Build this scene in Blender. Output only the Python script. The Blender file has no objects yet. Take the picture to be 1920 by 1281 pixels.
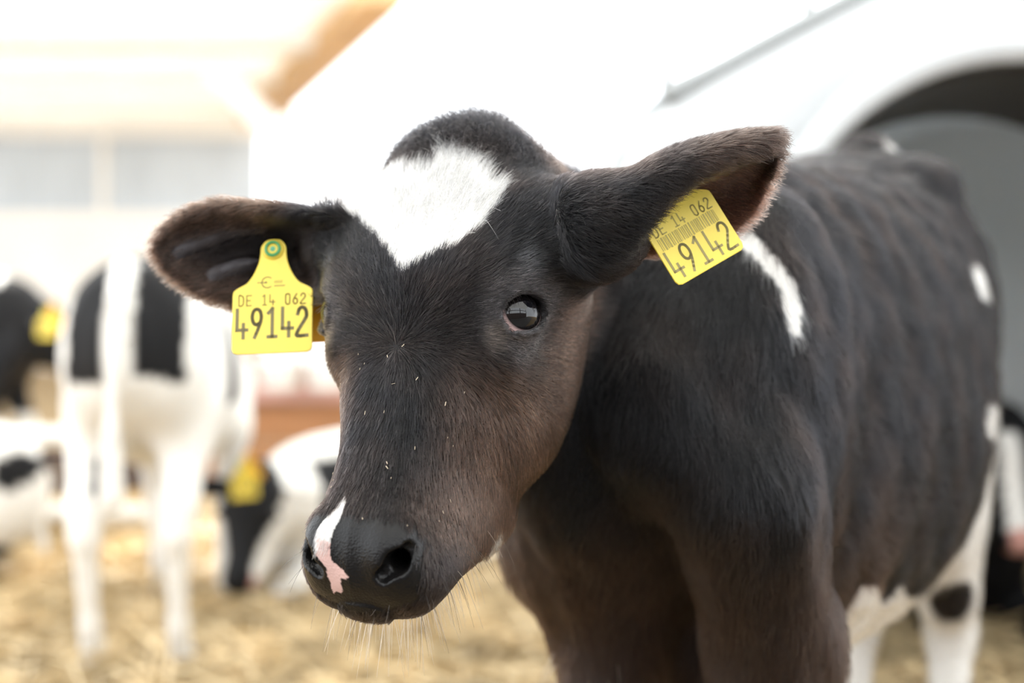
import bpy, bmesh, math, random
import numpy as np
from mathutils import Vector, Matrix
from mathutils.bvhtree import BVHTree

random.seed(7)
RNG = np.random.default_rng(7)
SC = bpy.context.scene
COL = SC.collection
PI = math.pi

# ------------------------------------------------------------------ camera
FPX = 1920 * 50.0 / 36.0          # focal length in pixels of the 1920 x 1281 frame
CAM_H, HORIZON = 0.75, 528.0      # lens height above the straw, horizon row
cam_data = bpy.data.cameras.new('camera')
cam = bpy.data.objects.new('camera', cam_data)
COL.objects.link(cam)
cam.location = (0, 0, CAM_H)
cam.rotation_euler = (PI / 2, 0, 0)
cam_data.lens = 50.0
cam_data.sensor_width = 36.0
cam_data.shift_y = -(640.5 - HORIZON) / 1920.0
cam_data.clip_start = 0.05
cam_data.clip_end = 200
cam_data.dof.use_dof = True
cam_data.dof.focus_distance = 0.965
cam_data.dof.aperture_fstop = 2.6
cam_data.dof.aperture_blades = 0
SC.camera = cam

# ------------------------------------------------------------------ light
SC.view_settings.view_transform = 'Standard'
SC.view_settings.look = 'None'
SC.view_settings.exposure = 0.3
SC.view_settings.gamma = 1.0
SC.view_settings.use_curve_mapping = False
SC.cycles.max_bounces = 8
SC.cycles.diffuse_bounces = 4
SC.cycles.transmission_bounces = 6
SC.cycles.sample_clamp_indirect = 6.0
SC.cycles.use_denoising = True
SC.cycles.denoising_prefilter = 'ACCURATE'
SC.cycles.filter_width = 1.2
world = bpy.data.worlds.new('bright_sky')
SC.world = world
world.use_nodes = True
_wb = world.node_tree.nodes['Background']
_wb.inputs[0].default_value = (0.92, 0.96, 1.0, 1)
_wb.inputs[1].default_value = 3.1
sun_data = bpy.data.lights.new('sun', 'SUN')
sun_data.energy = 9.0
sun_data.angle = math.radians(0.6)
sun_data.color = (1.0, 0.95, 0.87)
sun = bpy.data.objects.new('sun', sun_data)
COL.objects.link(sun)
sun.rotation_euler = Vector((0.45, -0.62, -0.80)).to_track_quat('-Z', 'Y').to_euler()


# ------------------------------------------------------------------ helpers
def at(x, y, depth):
    """World point that a photograph position shows at a given distance from the lens plane."""
    return np.array([(x - 960.0) / FPX * depth, depth, CAM_H - (y - HORIZON) / FPX * depth])


def link(o, parent=None):
    COL.objects.link(o)
    if parent is not None:
        o.parent = parent
        o.matrix_parent_inverse = parent.matrix_world.inverted() if parent.type != 'EMPTY' else Matrix.Translation(-parent.location)
    return o


def tag(o, label=None, cat=None, group=None, kind=None):
    for k, v in (('label', label), ('category', cat), ('group', group), ('kind', kind)):
        if v:
            o[k] = v
    return o


def empty(name, loc):
    o = bpy.data.objects.new(name, None)
    o.location = Vector(loc)
    o.empty_display_size = 0.05
    COL.objects.link(o)
    return o


def mesh_obj(name, verts, faces, mat, parent=None, smooth=True):
    me = bpy.data.meshes.new(name)
    me.from_pydata([tuple(map(float, v)) for v in verts], [], [tuple(int(i) for i in f) for f in faces])
    me.update()
    if smooth:
        me.shade_smooth()
    o = bpy.data.objects.new(name, me)
    if mat is not None:
        me.materials.append(mat)
    return link(o, parent)


def catmull(P, m, closed=False):
    """Resample rows of P (k, ...) by Catmull-Rom, m points per span."""
    P = np.asarray(P, float)
    k = len(P)
    if closed:
        idx = lambda i: i % k
        spans = k
        Q = [P[idx(i)] for i in range(-1, k + 2)]
    else:
        spans = k - 1
        Q = [2 * P[0] - P[1]] + list(P) + [2 * P[-1] - P[-2]]
    out = []
    for s in range(spans):
        p0, p1, p2, p3 = Q[s], Q[s + 1], Q[s + 2], Q[s + 3]
        for j in range(m):
            t = j / m
            out.append(0.5 * (2 * p1 + (p2 - p0) * t + (2 * p0 - 5 * p1 + 4 * p2 - p3) * t * t + (3 * p1 - p0 - 3 * p2 + p3) * t ** 3))
    if not closed:
        out.append(P[-1])
    return np.array(out)


# ------------------------------------------------------------------ implicit sculpting
class Loft:
    """Closed tube through rings of points; signed distance by nearest face."""

    def __init__(self, rings, along=5, k=0.02):
        R = catmull(np.asarray(rings, float), along)
        for end in (0, -1):                     # rounded ends
            ce = R[end].mean(0)
            dv = ce - R[along if end == 0 else -1 - along].mean(0)
            dv /= np.linalg.norm(dv)
            r = np.linalg.norm(R[end] - ce, axis=1).mean()
            extra = [ce + (R[end] - ce) * sc + dv * r * of for sc, of in ((.92, .12), (.70, .24), (.35, .31))]
            R = np.concatenate([np.array(extra[::-1]), R] if end == 0 else [R, np.array(extra)])
        S, N, _ = R.shape
        V = R.reshape(-1, 3)
        F = []
        for i in range(S - 1):
            for j in range(N):
                a, b = i * N + j, i * N + (j + 1) % N
                F.append((a, b, b + N, a + N))
        c0, c1 = len(V), len(V) + 1
        V = np.vstack([V, R[0].mean(0), R[-1].mean(0)])
        for j in range(N):
            F.append((c0, (j + 1) % N, j))
            F.append((c1, (S - 1) * N + j, (S - 1) * N + (j + 1) % N))
        # outward orientation
        cen = R.mean(1)
        i = S // 2
        self.R = R
        a, b, c = R[i, 0], R[i, 1], R[i + 1, 0]
        if np.dot(np.cross(b - a, c - a), a - cen[i]) < 0:
            F = [tuple(reversed(f)) for f in F]
        self.t = BVHTree.FromPolygons([tuple(v) for v in V], F)
        self.lo, self.hi, self.k = V.min(0), V.max(0), k

    def __call__(self, P):
        far = np.maximum(np.maximum(self.lo - P, P - self.hi), 0)
        d = np.linalg.norm(far, axis=1)
        near = d < 0.06
        out = d + 0.05
        fn = self.t.find_nearest
        res = []
        for p in P[near]:
            co, no, _, dist = fn(p)
            res.append(dist if (p[0] - co[0]) * no[0] + (p[1] - co[1]) * no[1] + (p[2] - co[2]) * no[2] > 0 else -dist)
        out[near] = res
        return out


class Sheet:
    """Thickened curved sheet from a grid of points (rows along, columns across)."""

    def __init__(self, grid, r0, r1, k=0.006, m=6):
        G = catmull(np.asarray(grid, float), m)
        G = catmull(G.transpose(1, 0, 2), m).transpose(1, 0, 2)
        S, N, _ = G.shape
        V = G.reshape(-1, 3)
        F = [(i * N + j, i * N + j + 1, i * N + N + j + 1, i * N + N + j) for i in range(S - 1) for j in range(N - 1)]
        self.t = BVHTree.FromPolygons([tuple(v) for v in V], F)
        self.F, self.S, self.N, self.r0, self.r1 = F, S, N, r0, r1
        self.lo, self.hi, self.k = V.min(0), V.max(0), k

    def __call__(self, P):
        far = np.maximum(np.maximum(self.lo - P, P - self.hi), 0)
        d = np.linalg.norm(far, axis=1)
        near = d < 0.03
        out = d + 0.02
        res = []
        for p in P[near]:
            co, no, i, dist = self.t.find_nearest(p)
            u = (i // (self.N - 1)) / (self.S - 1)
            res.append(dist - (self.r0 + (self.r1 - self.r0) * u))
        out[near] = res
        return out


class Cone:
    """Round cone: a bone with a radius at either end."""

    def __init__(self, a, b, ra, rb, k=0.03):
        self.a, self.b, self.ra, self.rb, self.k = np.asarray(a, float), np.asarray(b, float), ra, rb, k
        r = max(ra, rb)
        self.lo, self.hi = np.minimum(self.a, self.b) - r, np.maximum(self.a, self.b) + r

    def __call__(self, P):
        ab = self.b - self.a
        t = np.clip(((P - self.a) @ ab) / max(ab @ ab, 1e-12), 0, 1)
        return np.linalg.norm(P - self.a - t[:, None] * ab, axis=1) - (self.ra + (self.rb - self.ra) * t)


class Ell:
    """Ellipsoid with its own axes."""

    def __init__(self, c, axes, r, k=0.02):
        self.c, self.M, self.r, self.k = np.asarray(c, float), np.asarray(axes, float), np.asarray(r, float), k
        e = np.sqrt(((self.M * self.r[:, None]) ** 2).sum(0))
        self.lo, self.hi = self.c - e, self.c + e

    def __call__(self, P):
        q = (P - self.c) @ self.M.T
        k0 = np.linalg.norm(q / self.r, axis=1)
        k1 = np.linalg.norm(q / self.r ** 2, axis=1)
        return k0 * (k0 - 1) / np.maximum(k1, 1e-9)


def smin(a, b, k):
    h = np.clip(0.5 + 0.5 * (b - a) / k, 0, 1)
    return b + (a - b) * h - k * h * (1 - h)


class Body:
    def __init__(self, adds, subs=()):
        self.adds, self.subs = adds, subs
        self.lo = np.min([p.lo for p in adds], 0) - 0.02
        self.hi = np.max([p.hi for p in adds], 0) + 0.02

    def __call__(self, P):
        P = np.asarray(P, float)
        d = np.full(len(P), 1.0)
        for p in self.adds:
            m = np.all((P > p.lo - 0.12) & (P < p.hi + 0.12), axis=1)
            if m.any():
                d[m] = smin(d[m], p(P[m]), p.k)
        for p in self.subs:
            m = np.all((P > p.lo - 0.03) & (P < p.hi + 0.03), axis=1)
            if m.any():
                d[m] = -smin(-d[m], p(P[m]), p.k)
        return d


def surface(fn, h, B=6):
    """Naive surface nets over a grid that is only evaluated near the surface. Returns verts, quads."""
    lo = fn.lo
    nb = np.ceil((fn.hi - lo) / (h * B)).astype(int)
    n = nb * B + 1
    bi = np.stack(np.meshgrid(*[np.arange(k) for k in nb], indexing='ij'), -1).reshape(-1, 3)
    cd = fn(lo + (bi + 0.5) * B * h)
    act = np.abs(cd) < B * h * 0.95 + 0.006
    G = np.full(tuple(n), 1.0, np.float32)
    G4 = np.repeat(np.repeat(np.repeat(np.sign(cd).reshape(nb), B, 0), B, 1), B, 2)
    G[:-1, :-1, :-1] = G4
    off = np.stack(np.meshgrid(*[np.arange(B + 1)] * 3, indexing='ij'), -1).reshape(-1, 3)
    I = (bi[act][:, None] * B + off[None]).reshape(-1, 3)
    flat = np.unique(np.ravel_multi_index(I.T, tuple(n)))
    I = np.stack(np.unravel_index(flat, tuple(n)), -1)
    G.reshape(-1)[flat] = fn(lo + I * h)
    s = G < 0
    c = sum(s[a:n[0] - 1 + a, b:n[1] - 1 + b, e:n[2] - 1 + e].astype(np.int8) for a in (0, 1) for b in (0, 1) for e in (0, 1))
    cells = np.argwhere((c > 0) & (c < 8))
    vid = np.full(tuple(n - 1), -1, np.int32)
    vid[tuple(cells.T)] = np.arange(len(cells))
    acc = np.zeros((len(cells), 3))
    cnt = np.zeros(len(cells))
    cor = [(a, b, e) for a in (0, 1) for b in (0, 1) for e in (0, 1)]
    for p in cor:
        for ax in range(3):
            if p[ax] == 0:
                q = list(p)
                q[ax] = 1
                v0 = G[tuple((cells + p).T)]
                v1 = G[tuple((cells + q).T)]
                m = (v0 < 0) != (v1 < 0)
                t = np.where(m, v0 / np.where(m, v0 - v1, 1), 0)
                pt = np.tile(np.array(p, float), (len(cells), 1))
                pt[:, ax] = t
                acc[m] += pt[m]
                cnt[m] += 1
    V = lo + (cells + acc / cnt[:, None]) * h
    F = []
    for ax in range(3):
        b, e = (ax + 1) % 3, (ax + 2) % 3
        sl0 = [slice(None)] * 3
        sl1 = [slice(None)] * 3
        sl0[ax], sl1[ax] = slice(0, -1), slice(1, None)
        ed = np.argwhere(s[tuple(sl0)] != s[tuple(sl1)])
        ed = ed[(ed[:, b] > 0) & (ed[:, e] > 0) & (ed[:, b] < n[b] - 1) & (ed[:, e] < n[e] - 1)]
        ins = s[tuple(ed.T)]
        eb, ee = np.eye(3, dtype=int)[b], np.eye(3, dtype=int)[e]
        q = np.stack([vid[tuple((ed - eb - ee).T)], vid[tuple((ed - ee).T)], vid[tuple(ed.T)], vid[tuple((ed - eb).T)]], 1)
        q = np.where(ins[:, None], q, q[:, ::-1])
        F.append(q[(q >= 0).all(1)])
    return V, np.vstack(F)


def relax(V, F, it=2, lam=0.5):
    E = np.vstack([F[:, [0, 1]], F[:, [1, 2]], F[:, [2, 3]], F[:, [3, 0]]])
    for _ in range(it):
        acc = np.zeros_like(V)
        cnt = np.zeros(len(V))
        for a, b in ((0, 1), (1, 0)):
            for c in range(3):
                acc[:, c] += np.bincount(E[:, a], V[E[:, b], c], len(V))
            cnt += np.bincount(E[:, a], minlength=len(V))
        V = V + lam * (acc / np.maximum(cnt, 1)[:, None] - V)
    return V


def settle(fn, V, steps=2, e=0.0008, lim=0.004):
    """Newton steps that bring points onto the surface of fn."""
    for _ in range(steps):
        d = fn(V)
        g = np.stack([fn(V + e * ax) - d for ax in np.eye(3)], 1) / e
        gl = np.maximum((g * g).sum(1), 0.2)
        V = V - g * (np.clip(d, -lim, lim) / gl)[:, None]
    return V


def ring_half(half, d_c, n=12):
    """Symmetric section ring in (w, d) from half outline points, top to bottom."""
    h = catmull(np.array(half, float), 8)
    seg = np.r_[0, np.cumsum(np.linalg.norm(np.diff(h, axis=0), axis=1))]
    t = np.linspace(0, seg[-1], n + 1)
    h = np.stack([np.interp(t, seg, h[:, i]) for i in (0, 1)], 1)
    return np.vstack([h, h[-2:0:-1] * [-1, 1]])


# ================================================================== the calf in front
HEAD_O = at(790, 590, 1.0)
_yw, _pt = math.radians(26), math.radians(60)
_Fh = np.array([-math.sin(_yw), -math.cos(_yw), 0])
AX_L = math.cos(_pt) * _Fh - math.sin(_pt) * np.array([0, 0, 1.0])     # poll -> muzzle
AX_D = math.sin(_pt) * _Fh + math.cos(_pt) * np.array([0, 0, 1.0])     # out of the forehead
AX_W = np.array([math.cos(_yw), -math.sin(_yw), 0])                     # to the calf's left
HM = np.stack([AX_W, AX_L, AX_D])


def hw(w, l, d):
    return HEAD_O + np.array([w, l, d]) @ HM


def hl(P):
    return (P - HEAD_O) @ HM.T


HEAD_SECTIONS = [
    (-.156, [(0, .000), (.02, -.004), (.030, -.017), (.036, -.05), (.025, -.085), (0, -.095)]),
    (-.146, [(0, .013), (.028, .007), (.045, -.013), (.056, -.05), (.05, -.10), (0, -.12)]),
    (-.112, [(0, .026), (.034, .022), (.059, .004), (.070, -.024), (.072, -.06), (.055, -.12), (0, -.15)]),
    (-.066, [(0, .029), (.04, .028), (.070, .017), (.083, -.008), (.080, -.05), (.066, -.12), (0, -.165)]),
    (-.015, [(0, .036), (.04, .032), (.066, .018), (.078, -.006), (.076, -.045), (.068, -.10), (.050, -.14), (0, -.16)]),
    (.036, [(0, .020), (.03, .016), (.051, .003), (.064, -.024), (.068, -.06), (.062, -.105), (.042, -.138), (0, -.15)]),
    (.069, [(0, .014), (.026, .011), (.043, -.001), (.054, -.027), (.059, -.06), (.054, -.102), (.036, -.134), (0, -.146)]),
    (.104, [(0, .012), (.021, .009), (.034, -.003), (.043, -.027), (.050, -.056), (.050, -.095), (.038, -.130), (0, -.144)]),
    (.138, [(0, .013), (.020, .010), (.033, -.001), (.042, -.022), (.048, -.048), (.045, -.082), (.033, -.107), (0, -.117)]),
    (.163, [(0, .013), (.022, .010), (.034, .001), (.041, -.018), (.048, -.040), (.045, -.064), (.027, -.083), (0, -.088)]),
    (.181, [(0, .007), (.021, .004), (.034, -.005), (.041, -.020), (.043, -.038), (.036, -.057), (.022, -.067), (0, -.070)]),
    (.195, [(0, -.004), (.016, -.007), (.027, -.013), (.034, -.025), (.035, -.039), (.029, -.051), (.017, -.059), (0, -.061)]),
    (.203, [(0, -.018), (.009, -.019), (.016, -.023), (.020, -.030), (.020, -.038), (.016, -.044), (.009, -.047), (0, -.048)]),
]


def head_loft():
    rings = []
    for l, half in HEAD_SECTIONS:
        lean = -.008 * min(max((-.07 - l) / .06, 0), 1)              # the poll leans a little to one side
        rings.append([hw(w + lean, l, d) for w, d in ring_half(half, 0, 26)])
    return Loft(rings, 8, 0.02)


HEAD_SHAPE = head_loft()
EYE_C = np.array([.0665, -.004, -.009])
EYE_R = 0.0196
EYE_DIR = np.array([.80, .10, .58])
EYE_DIR /= np.linalg.norm(EYE_DIR)


def mirror(v):
    return np.array([-v[0], v[1], v[2]])


def hvec(v):
    return np.asarray(v, float) @ HM


EAR_NEAR = [  # seen from its back: near flap edge, near flap, ridge, far flap, far edge
    [(1105, 496, .968), (1078, 430, .958), (1072, 366, .985), (1100, 400, 1.030), (1120, 470, 1.035)],
    [(1195, 428, .958), (1165, 380, .948), (1162, 342, .980), (1200, 390, 1.025), (1235, 470, 1.028)],
    [(1275, 350, .957), (1268, 316, .952), (1275, 290, .982), (1310, 360, 1.022), (1335, 450, 1.022)],
    [(1368, 304, .962), (1370, 282, .959), (1380, 263, .982), (1405, 325, 1.012), (1405, 405, 1.012)],
    [(1440, 285, .972), (1448, 268, .972), (1458, 252, .980), (1460, 270, .992), (1452, 318, .998)],
]
EAR_FAR = [  # seen into its cup: upper edge ... lower edge
    [(660, 402, 1.045), (648, 430, 1.070), (640, 470, 1.080), (632, 515, 1.075), (618, 552, 1.055)],
    [(560, 397, 1.052), (556, 425, 1.080), (552, 470, 1.092), (556, 520, 1.086), (566, 562, 1.070)],
    [(470, 386, 1.055), (462, 420, 1.078), (458, 470, 1.092), (466, 525, 1.088), (482, 574, 1.074)],
    [(392, 384, 1.062), (376, 420, 1.078), (366, 466, 1.088), (376, 515, 1.086), (396, 558, 1.078)],
    [(330, 410, 1.072), (316, 435, 1.080), (306, 464, 1.084), (314, 492, 1.084), (332, 522, 1.081)],
    [(300, 442, 1.078), (294, 452, 1.080), (290, 463, 1.081), (293, 474, 1.081), (302, 486, 1.080)],
]

EAR_RIM = [at(*r[0]) for r in EAR_FAR] + [at(*r[-1]) for r in EAR_FAR[::-1]]
EAR_FOLDS = [[at(338, 470, 1.0795), at(400, 447, 1.080), at(440, 432, 1.078), at(495, 424, 1.077)], [at(402, 512, 1.081), at(440, 500, 1.082), at(480, 490, 1.083)]]

BODY_YAW = math.radians(24.5)
B_A = np.array([math.sin(BODY_YAW), math.cos(BODY_YAW), 0])       # front -> rear
B_L = np.array([math.cos(BODY_YAW), -math.sin(BODY_YAW), 0])      # to the calf's left
B_O = np.array([.105, 1.05, 0])


B_K = 1.075                                                       # size of the calf's body against the drawing below
LENS = np.array([0, 0, CAM_H])


def bp(s, t, z):
    p = B_O + B_A * s + B_L * t + np.array([0, 0, z])
    q = LENS + (p - LENS) * B_K
    if z < .35:                                                   # feet stay on the floor
        q[2] = (CAM_H + (.35 - CAM_H) * B_K) * z / .35
    return q


def unbody(V):
    """Body coordinates (along, left, height) of world points."""
    q = LENS + (V - LENS) / B_K
    r = q - B_O
    zk = CAM_H + (.35 - CAM_H) * B_K
    return r @ B_A, r @ B_L, np.where(V[:, 2] < zk, V[:, 2] * .35 / zk, q[:, 2])


TRUNK = [  # s, top, bottom, half width, height of widest
    (-.015, .70, .605, .045, .65),
    (.02, .745, .575, .070, .65),
    (.08, .80, .555, .085, .65),
    (.17, .850, .455, .108, .63),
    (.30, .862, .395, .142, .61),
    (.46, .868, .390, .176, .60),
    (.60, .885, .42, .178, .62),
    (.72, .908, .47, .164, .68),
    (.82, .905, .52, .152, .70),
    (.91, .880, .56, .125, .70),
    (.955, .83, .60, .075, .70),
]


def trunk_loft(TR, bpf, k=0.03):
    rings = []
    for s, zt, zb, hwid, zw in TR:
        half = []
        for a in np.linspace(0, PI, 13):
            c, sn = math.cos(a), math.sin(a)
            z = zw + (zt - zw) * max(c, 0) ** 0.95 if c >= 0 else zw - (zw - zb) * (-c) ** 0.95
            half.append((hwid * sn ** 0.85 if sn > 1e-6 else 0, z))
        R = ring_half(half, 0, 14)
        rings.append([bpf(s, w, z) for w, z in R])
    return Loft(rings, 5, k)


def neck_loft():
    # centre, half height, half width, tilt of the up axis towards the head
    secs = [
        (hw(0, -.085, -.070), .060, .045),
        (np.array([.003, 1.145, .735]), .108, .052),
        (np.array([.048, 1.200, .702]), .148, .072),
        (np.array([.106, 1.262, .672]), .178, .108),
        (np.array([.172, 1.330, .645]), .194, .135),
    ]
    rings = []
    for i, (c, hh, hwid) in enumerate(secs):
        dirn = secs[min(i + 1, 4)][0] - secs[max(i - 1, 0)][0]
        dirn = dirn / np.linalg.norm(dirn)
        side = np.cross(dirn, [0, 0, 1.0])
        side /= np.linalg.norm(side)
        up = np.cross(side, dirn)
        up = up / np.linalg.norm(up)
        rings.append([c + side * hwid * math.sin(a) + up * hh * math.cos(a) for a in np.linspace(0, 2 * PI, 28, endpoint=False)])
    return Loft(rings, 6, 0.009)


def main_body():
    adds = [HEAD_SHAPE, trunk_loft(TRUNK, bp, 0.05), neck_loft()]
    for sg in (1, -1):
        mv = (lambda v: np.array(v)) if sg > 0 else (lambda v: mirror(np.array(v)))
        c = mv(EYE_C)
        # brow and lower orbit ridge
        adds.append(Ell(hw(*mv((.066, -.020, -.004))), HM, (.020, .024, .020), .022))
        adds.append(Ell(hw(*mv((.059, .020, -.020))), HM, (.016, .020, .022), .022))
        adds.append(Ell(hw(*c), HM, (.0213,) * 3, .006))
        # eyelids: a soft rim round the opening
        dirn = hvec(mv(EYE_DIR))
        u = hvec(mv((.35, .80, -.45)))
        u = u - dirn * (u @ dirn)
        u /= np.linalg.norm(u)
        v = np.cross(dirn, u)
        rim = []
        for a in np.linspace(0, 2 * PI, 19):
            e = v * math.cos(a) * math.radians(53) + u * math.sin(a) * math.radians(41)
            ph = np.linalg.norm(e)
            rim.append(hw(*c) + .0215 * (dirn * math.cos(ph) + e / ph * math.sin(ph)))
        for p, q2 in zip(rim, rim[1:]):
            adds.append(Cone(p, q2, .0024, .0024, .0035))
        # cheek muscle
        adds.append(Ell(hw(*mv((.046, .005, -.092))), HM, (.022, .062, .05), .03))
        # upper lip and nostril wing
        adds.append(Ell(hw(*mv((.029, .172, -.030))), HM, (.018, .023, .027), .018))
        adds.append(Ell(hw(*mv((.025, .166, -.004))), HM, (.013, .020, .013), .012))
        # ear root
    adds.append(Cone(hw(.062, -.075, -.035), at(1118, 428, .995), .042, .035, .03))
    adds.append(Cone(hw(-.062, -.075, -.035), at(632, 465, 1.080), .040, .024, .03))
    # chin
    adds.append(Ell(hw(0, .168, -.062), HM, (.028, .024, .018), .015))
    adds.append(Sheet([[at(*p) for p in r] for r in EAR_NEAR], .0042, .0030, .018))
    adds.append(Sheet([[at(*p) for p in r] for r in EAR_FAR], .0042, .0030, .012))
    for L in EAR_FOLDS:
        for p, q in zip(L, L[1:]):
            adds.append(Cone(p, q, .0042, .0042, .006))
    # shoulders and forelegs
    for sg, ds, tt in ((1, 0.0, .062), (-1, .03, -.086)):
        if sg < 0:
            adds.append(Ell(bp(.11, -.128, .545), np.stack([B_L, B_A, [0, 0, 1.0]]), (.045, .05, .075), .03))
        adds.append(Ell(bp(.11 + ds, tt, .67), np.stack([B_L, B_A, [0, 0, 1.0]]), (.052, .085, .16), .05))
        adds.append(Cone(bp(.03 + ds, tt * .95, .595), bp(.11 + ds, tt, .46), .056, .052, .04))
        adds.append(Cone(bp(.11 + ds, tt, .47), bp(.08 + ds, tt, .27), .052, .031, .03))
        adds.append(Cone(bp(.08 + ds, tt, .27), bp(.085 + ds, tt, .10), .033, .020, .02))
        adds.append(Cone(bp(.085 + ds, tt, .10), bp(.07 + ds, tt, .045), .022, .026, .02))
        adds.append(Cone(bp(.07 + ds, tt, .045), bp(.06 + ds, tt, .016), .028, .032, .01))
    for sg, ds, tt in ((1, 0.0, .100), (-1, -.01, -.018)):
        adds.append(Ell(bp(.79 + ds * .3, sg * .085, .66), np.stack([B_L, B_A, [0, 0, 1.0]]), (.065, .11, .17), .05))
        adds.append(Cone(bp(.74 + ds * .7, sg * .095 if sg > 0 else -.06, .56), bp(.82 + ds, tt, .36), .075, .036, .04))
        adds.append(Cone(bp(.84 + ds, tt, .37), bp(.86 + ds, tt, .30), .034, .030, .03))
        adds.append(Cone(bp(.86 + ds, tt, .31), bp(.82 + ds, tt, .10), .030, .020, .02))
        adds.append(Cone(bp(.82 + ds, tt, .10), bp(.80 + ds, tt, .045), .022, .026, .02))
        adds.append(Cone(bp(.80 + ds, tt, .045), bp(.79 + ds, tt, .016), .028, .032, .01))
    adds.append(Ell(bp(.22, -.008, .43), np.stack([B_L, B_A, [0, 0, 1.0]]), (.072, .07, .085), .03))
    # hip bones, tail
    adds.append(Ell(bp(.70, .098, .862), np.eye(3), (.03, .03, .022), .05))
    adds.append(Ell(bp(.77, .010, .905), np.eye(3), (.030, .036, .026), .02))
    adds.append(Cone(bp(.90, 0, .885), bp(.985, 0, .84), .026, .018, .03))
    adds.append(Cone(bp(.985, 0, .84), bp(1.0, .01, .60), .018, .010, .015))
    adds.append(Cone(bp(1.0, .01, .60), bp(.99, .02, .36), .012, .022, .015))
    subs = []
    for sg in (1, -1):
        mv = (lambda v: np.array(v)) if sg > 0 else (lambda v: mirror(np.array(v)))
        # eye opening: a socket slightly larger than the eyeball, cut as an almond
        dirn = hvec(mv(EYE_DIR))
        u = hvec(mv((.35, .80, -.45)))
        u = u - dirn * (u @ dirn)
        u /= np.linalg.norm(u)
        v = np.cross(dirn, u)
        c = hw(*mv(EYE_C)) + dirn * .0165
        subs.append(Ell(c, np.stack([v, u, dirn]), (.0165, .0128, .013), .0025))
        inn = hvec(mv((-.10, .80, .25)))
        inn = inn - dirn * (inn @ dirn)
        inn /= np.linalg.norm(inn)
        subs.append(Cone(c + inn * .008, c + inn * .0165 - dirn * .003, .007, .0022, .0025))
        # nostril: comma shaped
        pth = [((.0395, .1705, .0005), .0045), ((.0345, .1800, .0015), .0070), ((.0245, .1880, -.0025), .0050)]
        for (p, r), (q, r2) in zip(pth, pth[1:]):
            subs.append(Cone(hw(*mv(p)), hw(*mv(q)), r, r2, .003))
        subs.append(Cone(hw(*mv((.0335, .1800, .000))), hw(*mv((.025, .160, -.026))), .0072, .006, .003))
    # mouth line
    return Body(adds, subs)


def refine(V, F, pick):
    """Split the quads whose corners all satisfy pick(V) into four, keeping the mesh closed."""
    bm = bmesh.new()
    me = bpy.data.meshes.new('tmp')
    me.from_pydata(V.tolist(), [], F.tolist() if isinstance(F, np.ndarray) else F)
    bm.from_mesh(me)
    bpy.data.meshes.remove(me)
    sel = pick(V)
    ed = [e for e in bm.edges if sel[e.verts[0].index] and sel[e.verts[1].index]]
    bmesh.ops.subdivide_edges(bm, edges=ed, cuts=1, use_grid_fill=True)
    bm.verts.index_update()
    V2 = np.array([v.co[:] for v in bm.verts])
    F2 = [[v.index for v in f.verts] for f in bm.faces]
    bm.free()
    return V2, F2


def pick_head(V):
    q = hl(V)
    return (np.abs(q[:, 0]) < .10) & (q[:, 1] > -.18) & (q[:, 2] > -.15)


def pick_fine(V):
    q = hl(V)
    qa = np.abs(q)
    eye = (np.linalg.norm(np.stack([qa[:, 0] - EYE_C[0], q[:, 1] - EYE_C[1], q[:, 2] - EYE_C[2]], 1), axis=1) < .034)
    nose = (q[:, 1] > .148) & (q[:, 2] > -.045)
    return eye | nose


def sculpt_calf():
    body = main_body()
    V, F = surface(body, 0.004)
    V = relax(V, F, 2)
    V, F = refine(V, F, pick_head)
    V, F = refine(V, F, pick_fine)
    h = pick_head(V)
    V[h] = settle(body, V[h], 2)
    # muscles, loose skin and ribs under the coat of neck and trunk
    s_, t_, z_ = unbody(V)
    on = sstep(.020, .050, HEAD_SHAPE(V)) * sstep(.30, .42, z_) * (~ear_part(V))
    g = V - np.stack([np.interp(s_, [-.1, .9], [bp(-.1, 0, .65)[k], bp(.9, 0, .65)[k]]) for k in range(3)], 1)
    g[:, 2] *= .5
    g /= np.maximum(np.linalg.norm(g, axis=1), 1e-6)[:, None]
    Q = np.stack([s_ * 1.3, t_ * 1.3, z_ * .75], 1)
    amp = .0046 * wobble(Q, 26, 61) + .0012 * wobble(Q, 60, 62)
    return V + g * (amp * on)[:, None], F


# ------------------------------------------------------------------ materials
def new_mat(name):
    m = bpy.data.materials.new(name)
    m.use_nodes = True
    nt = m.node_tree
    return m, nt, nt.nodes['Principled BSDF']


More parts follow.
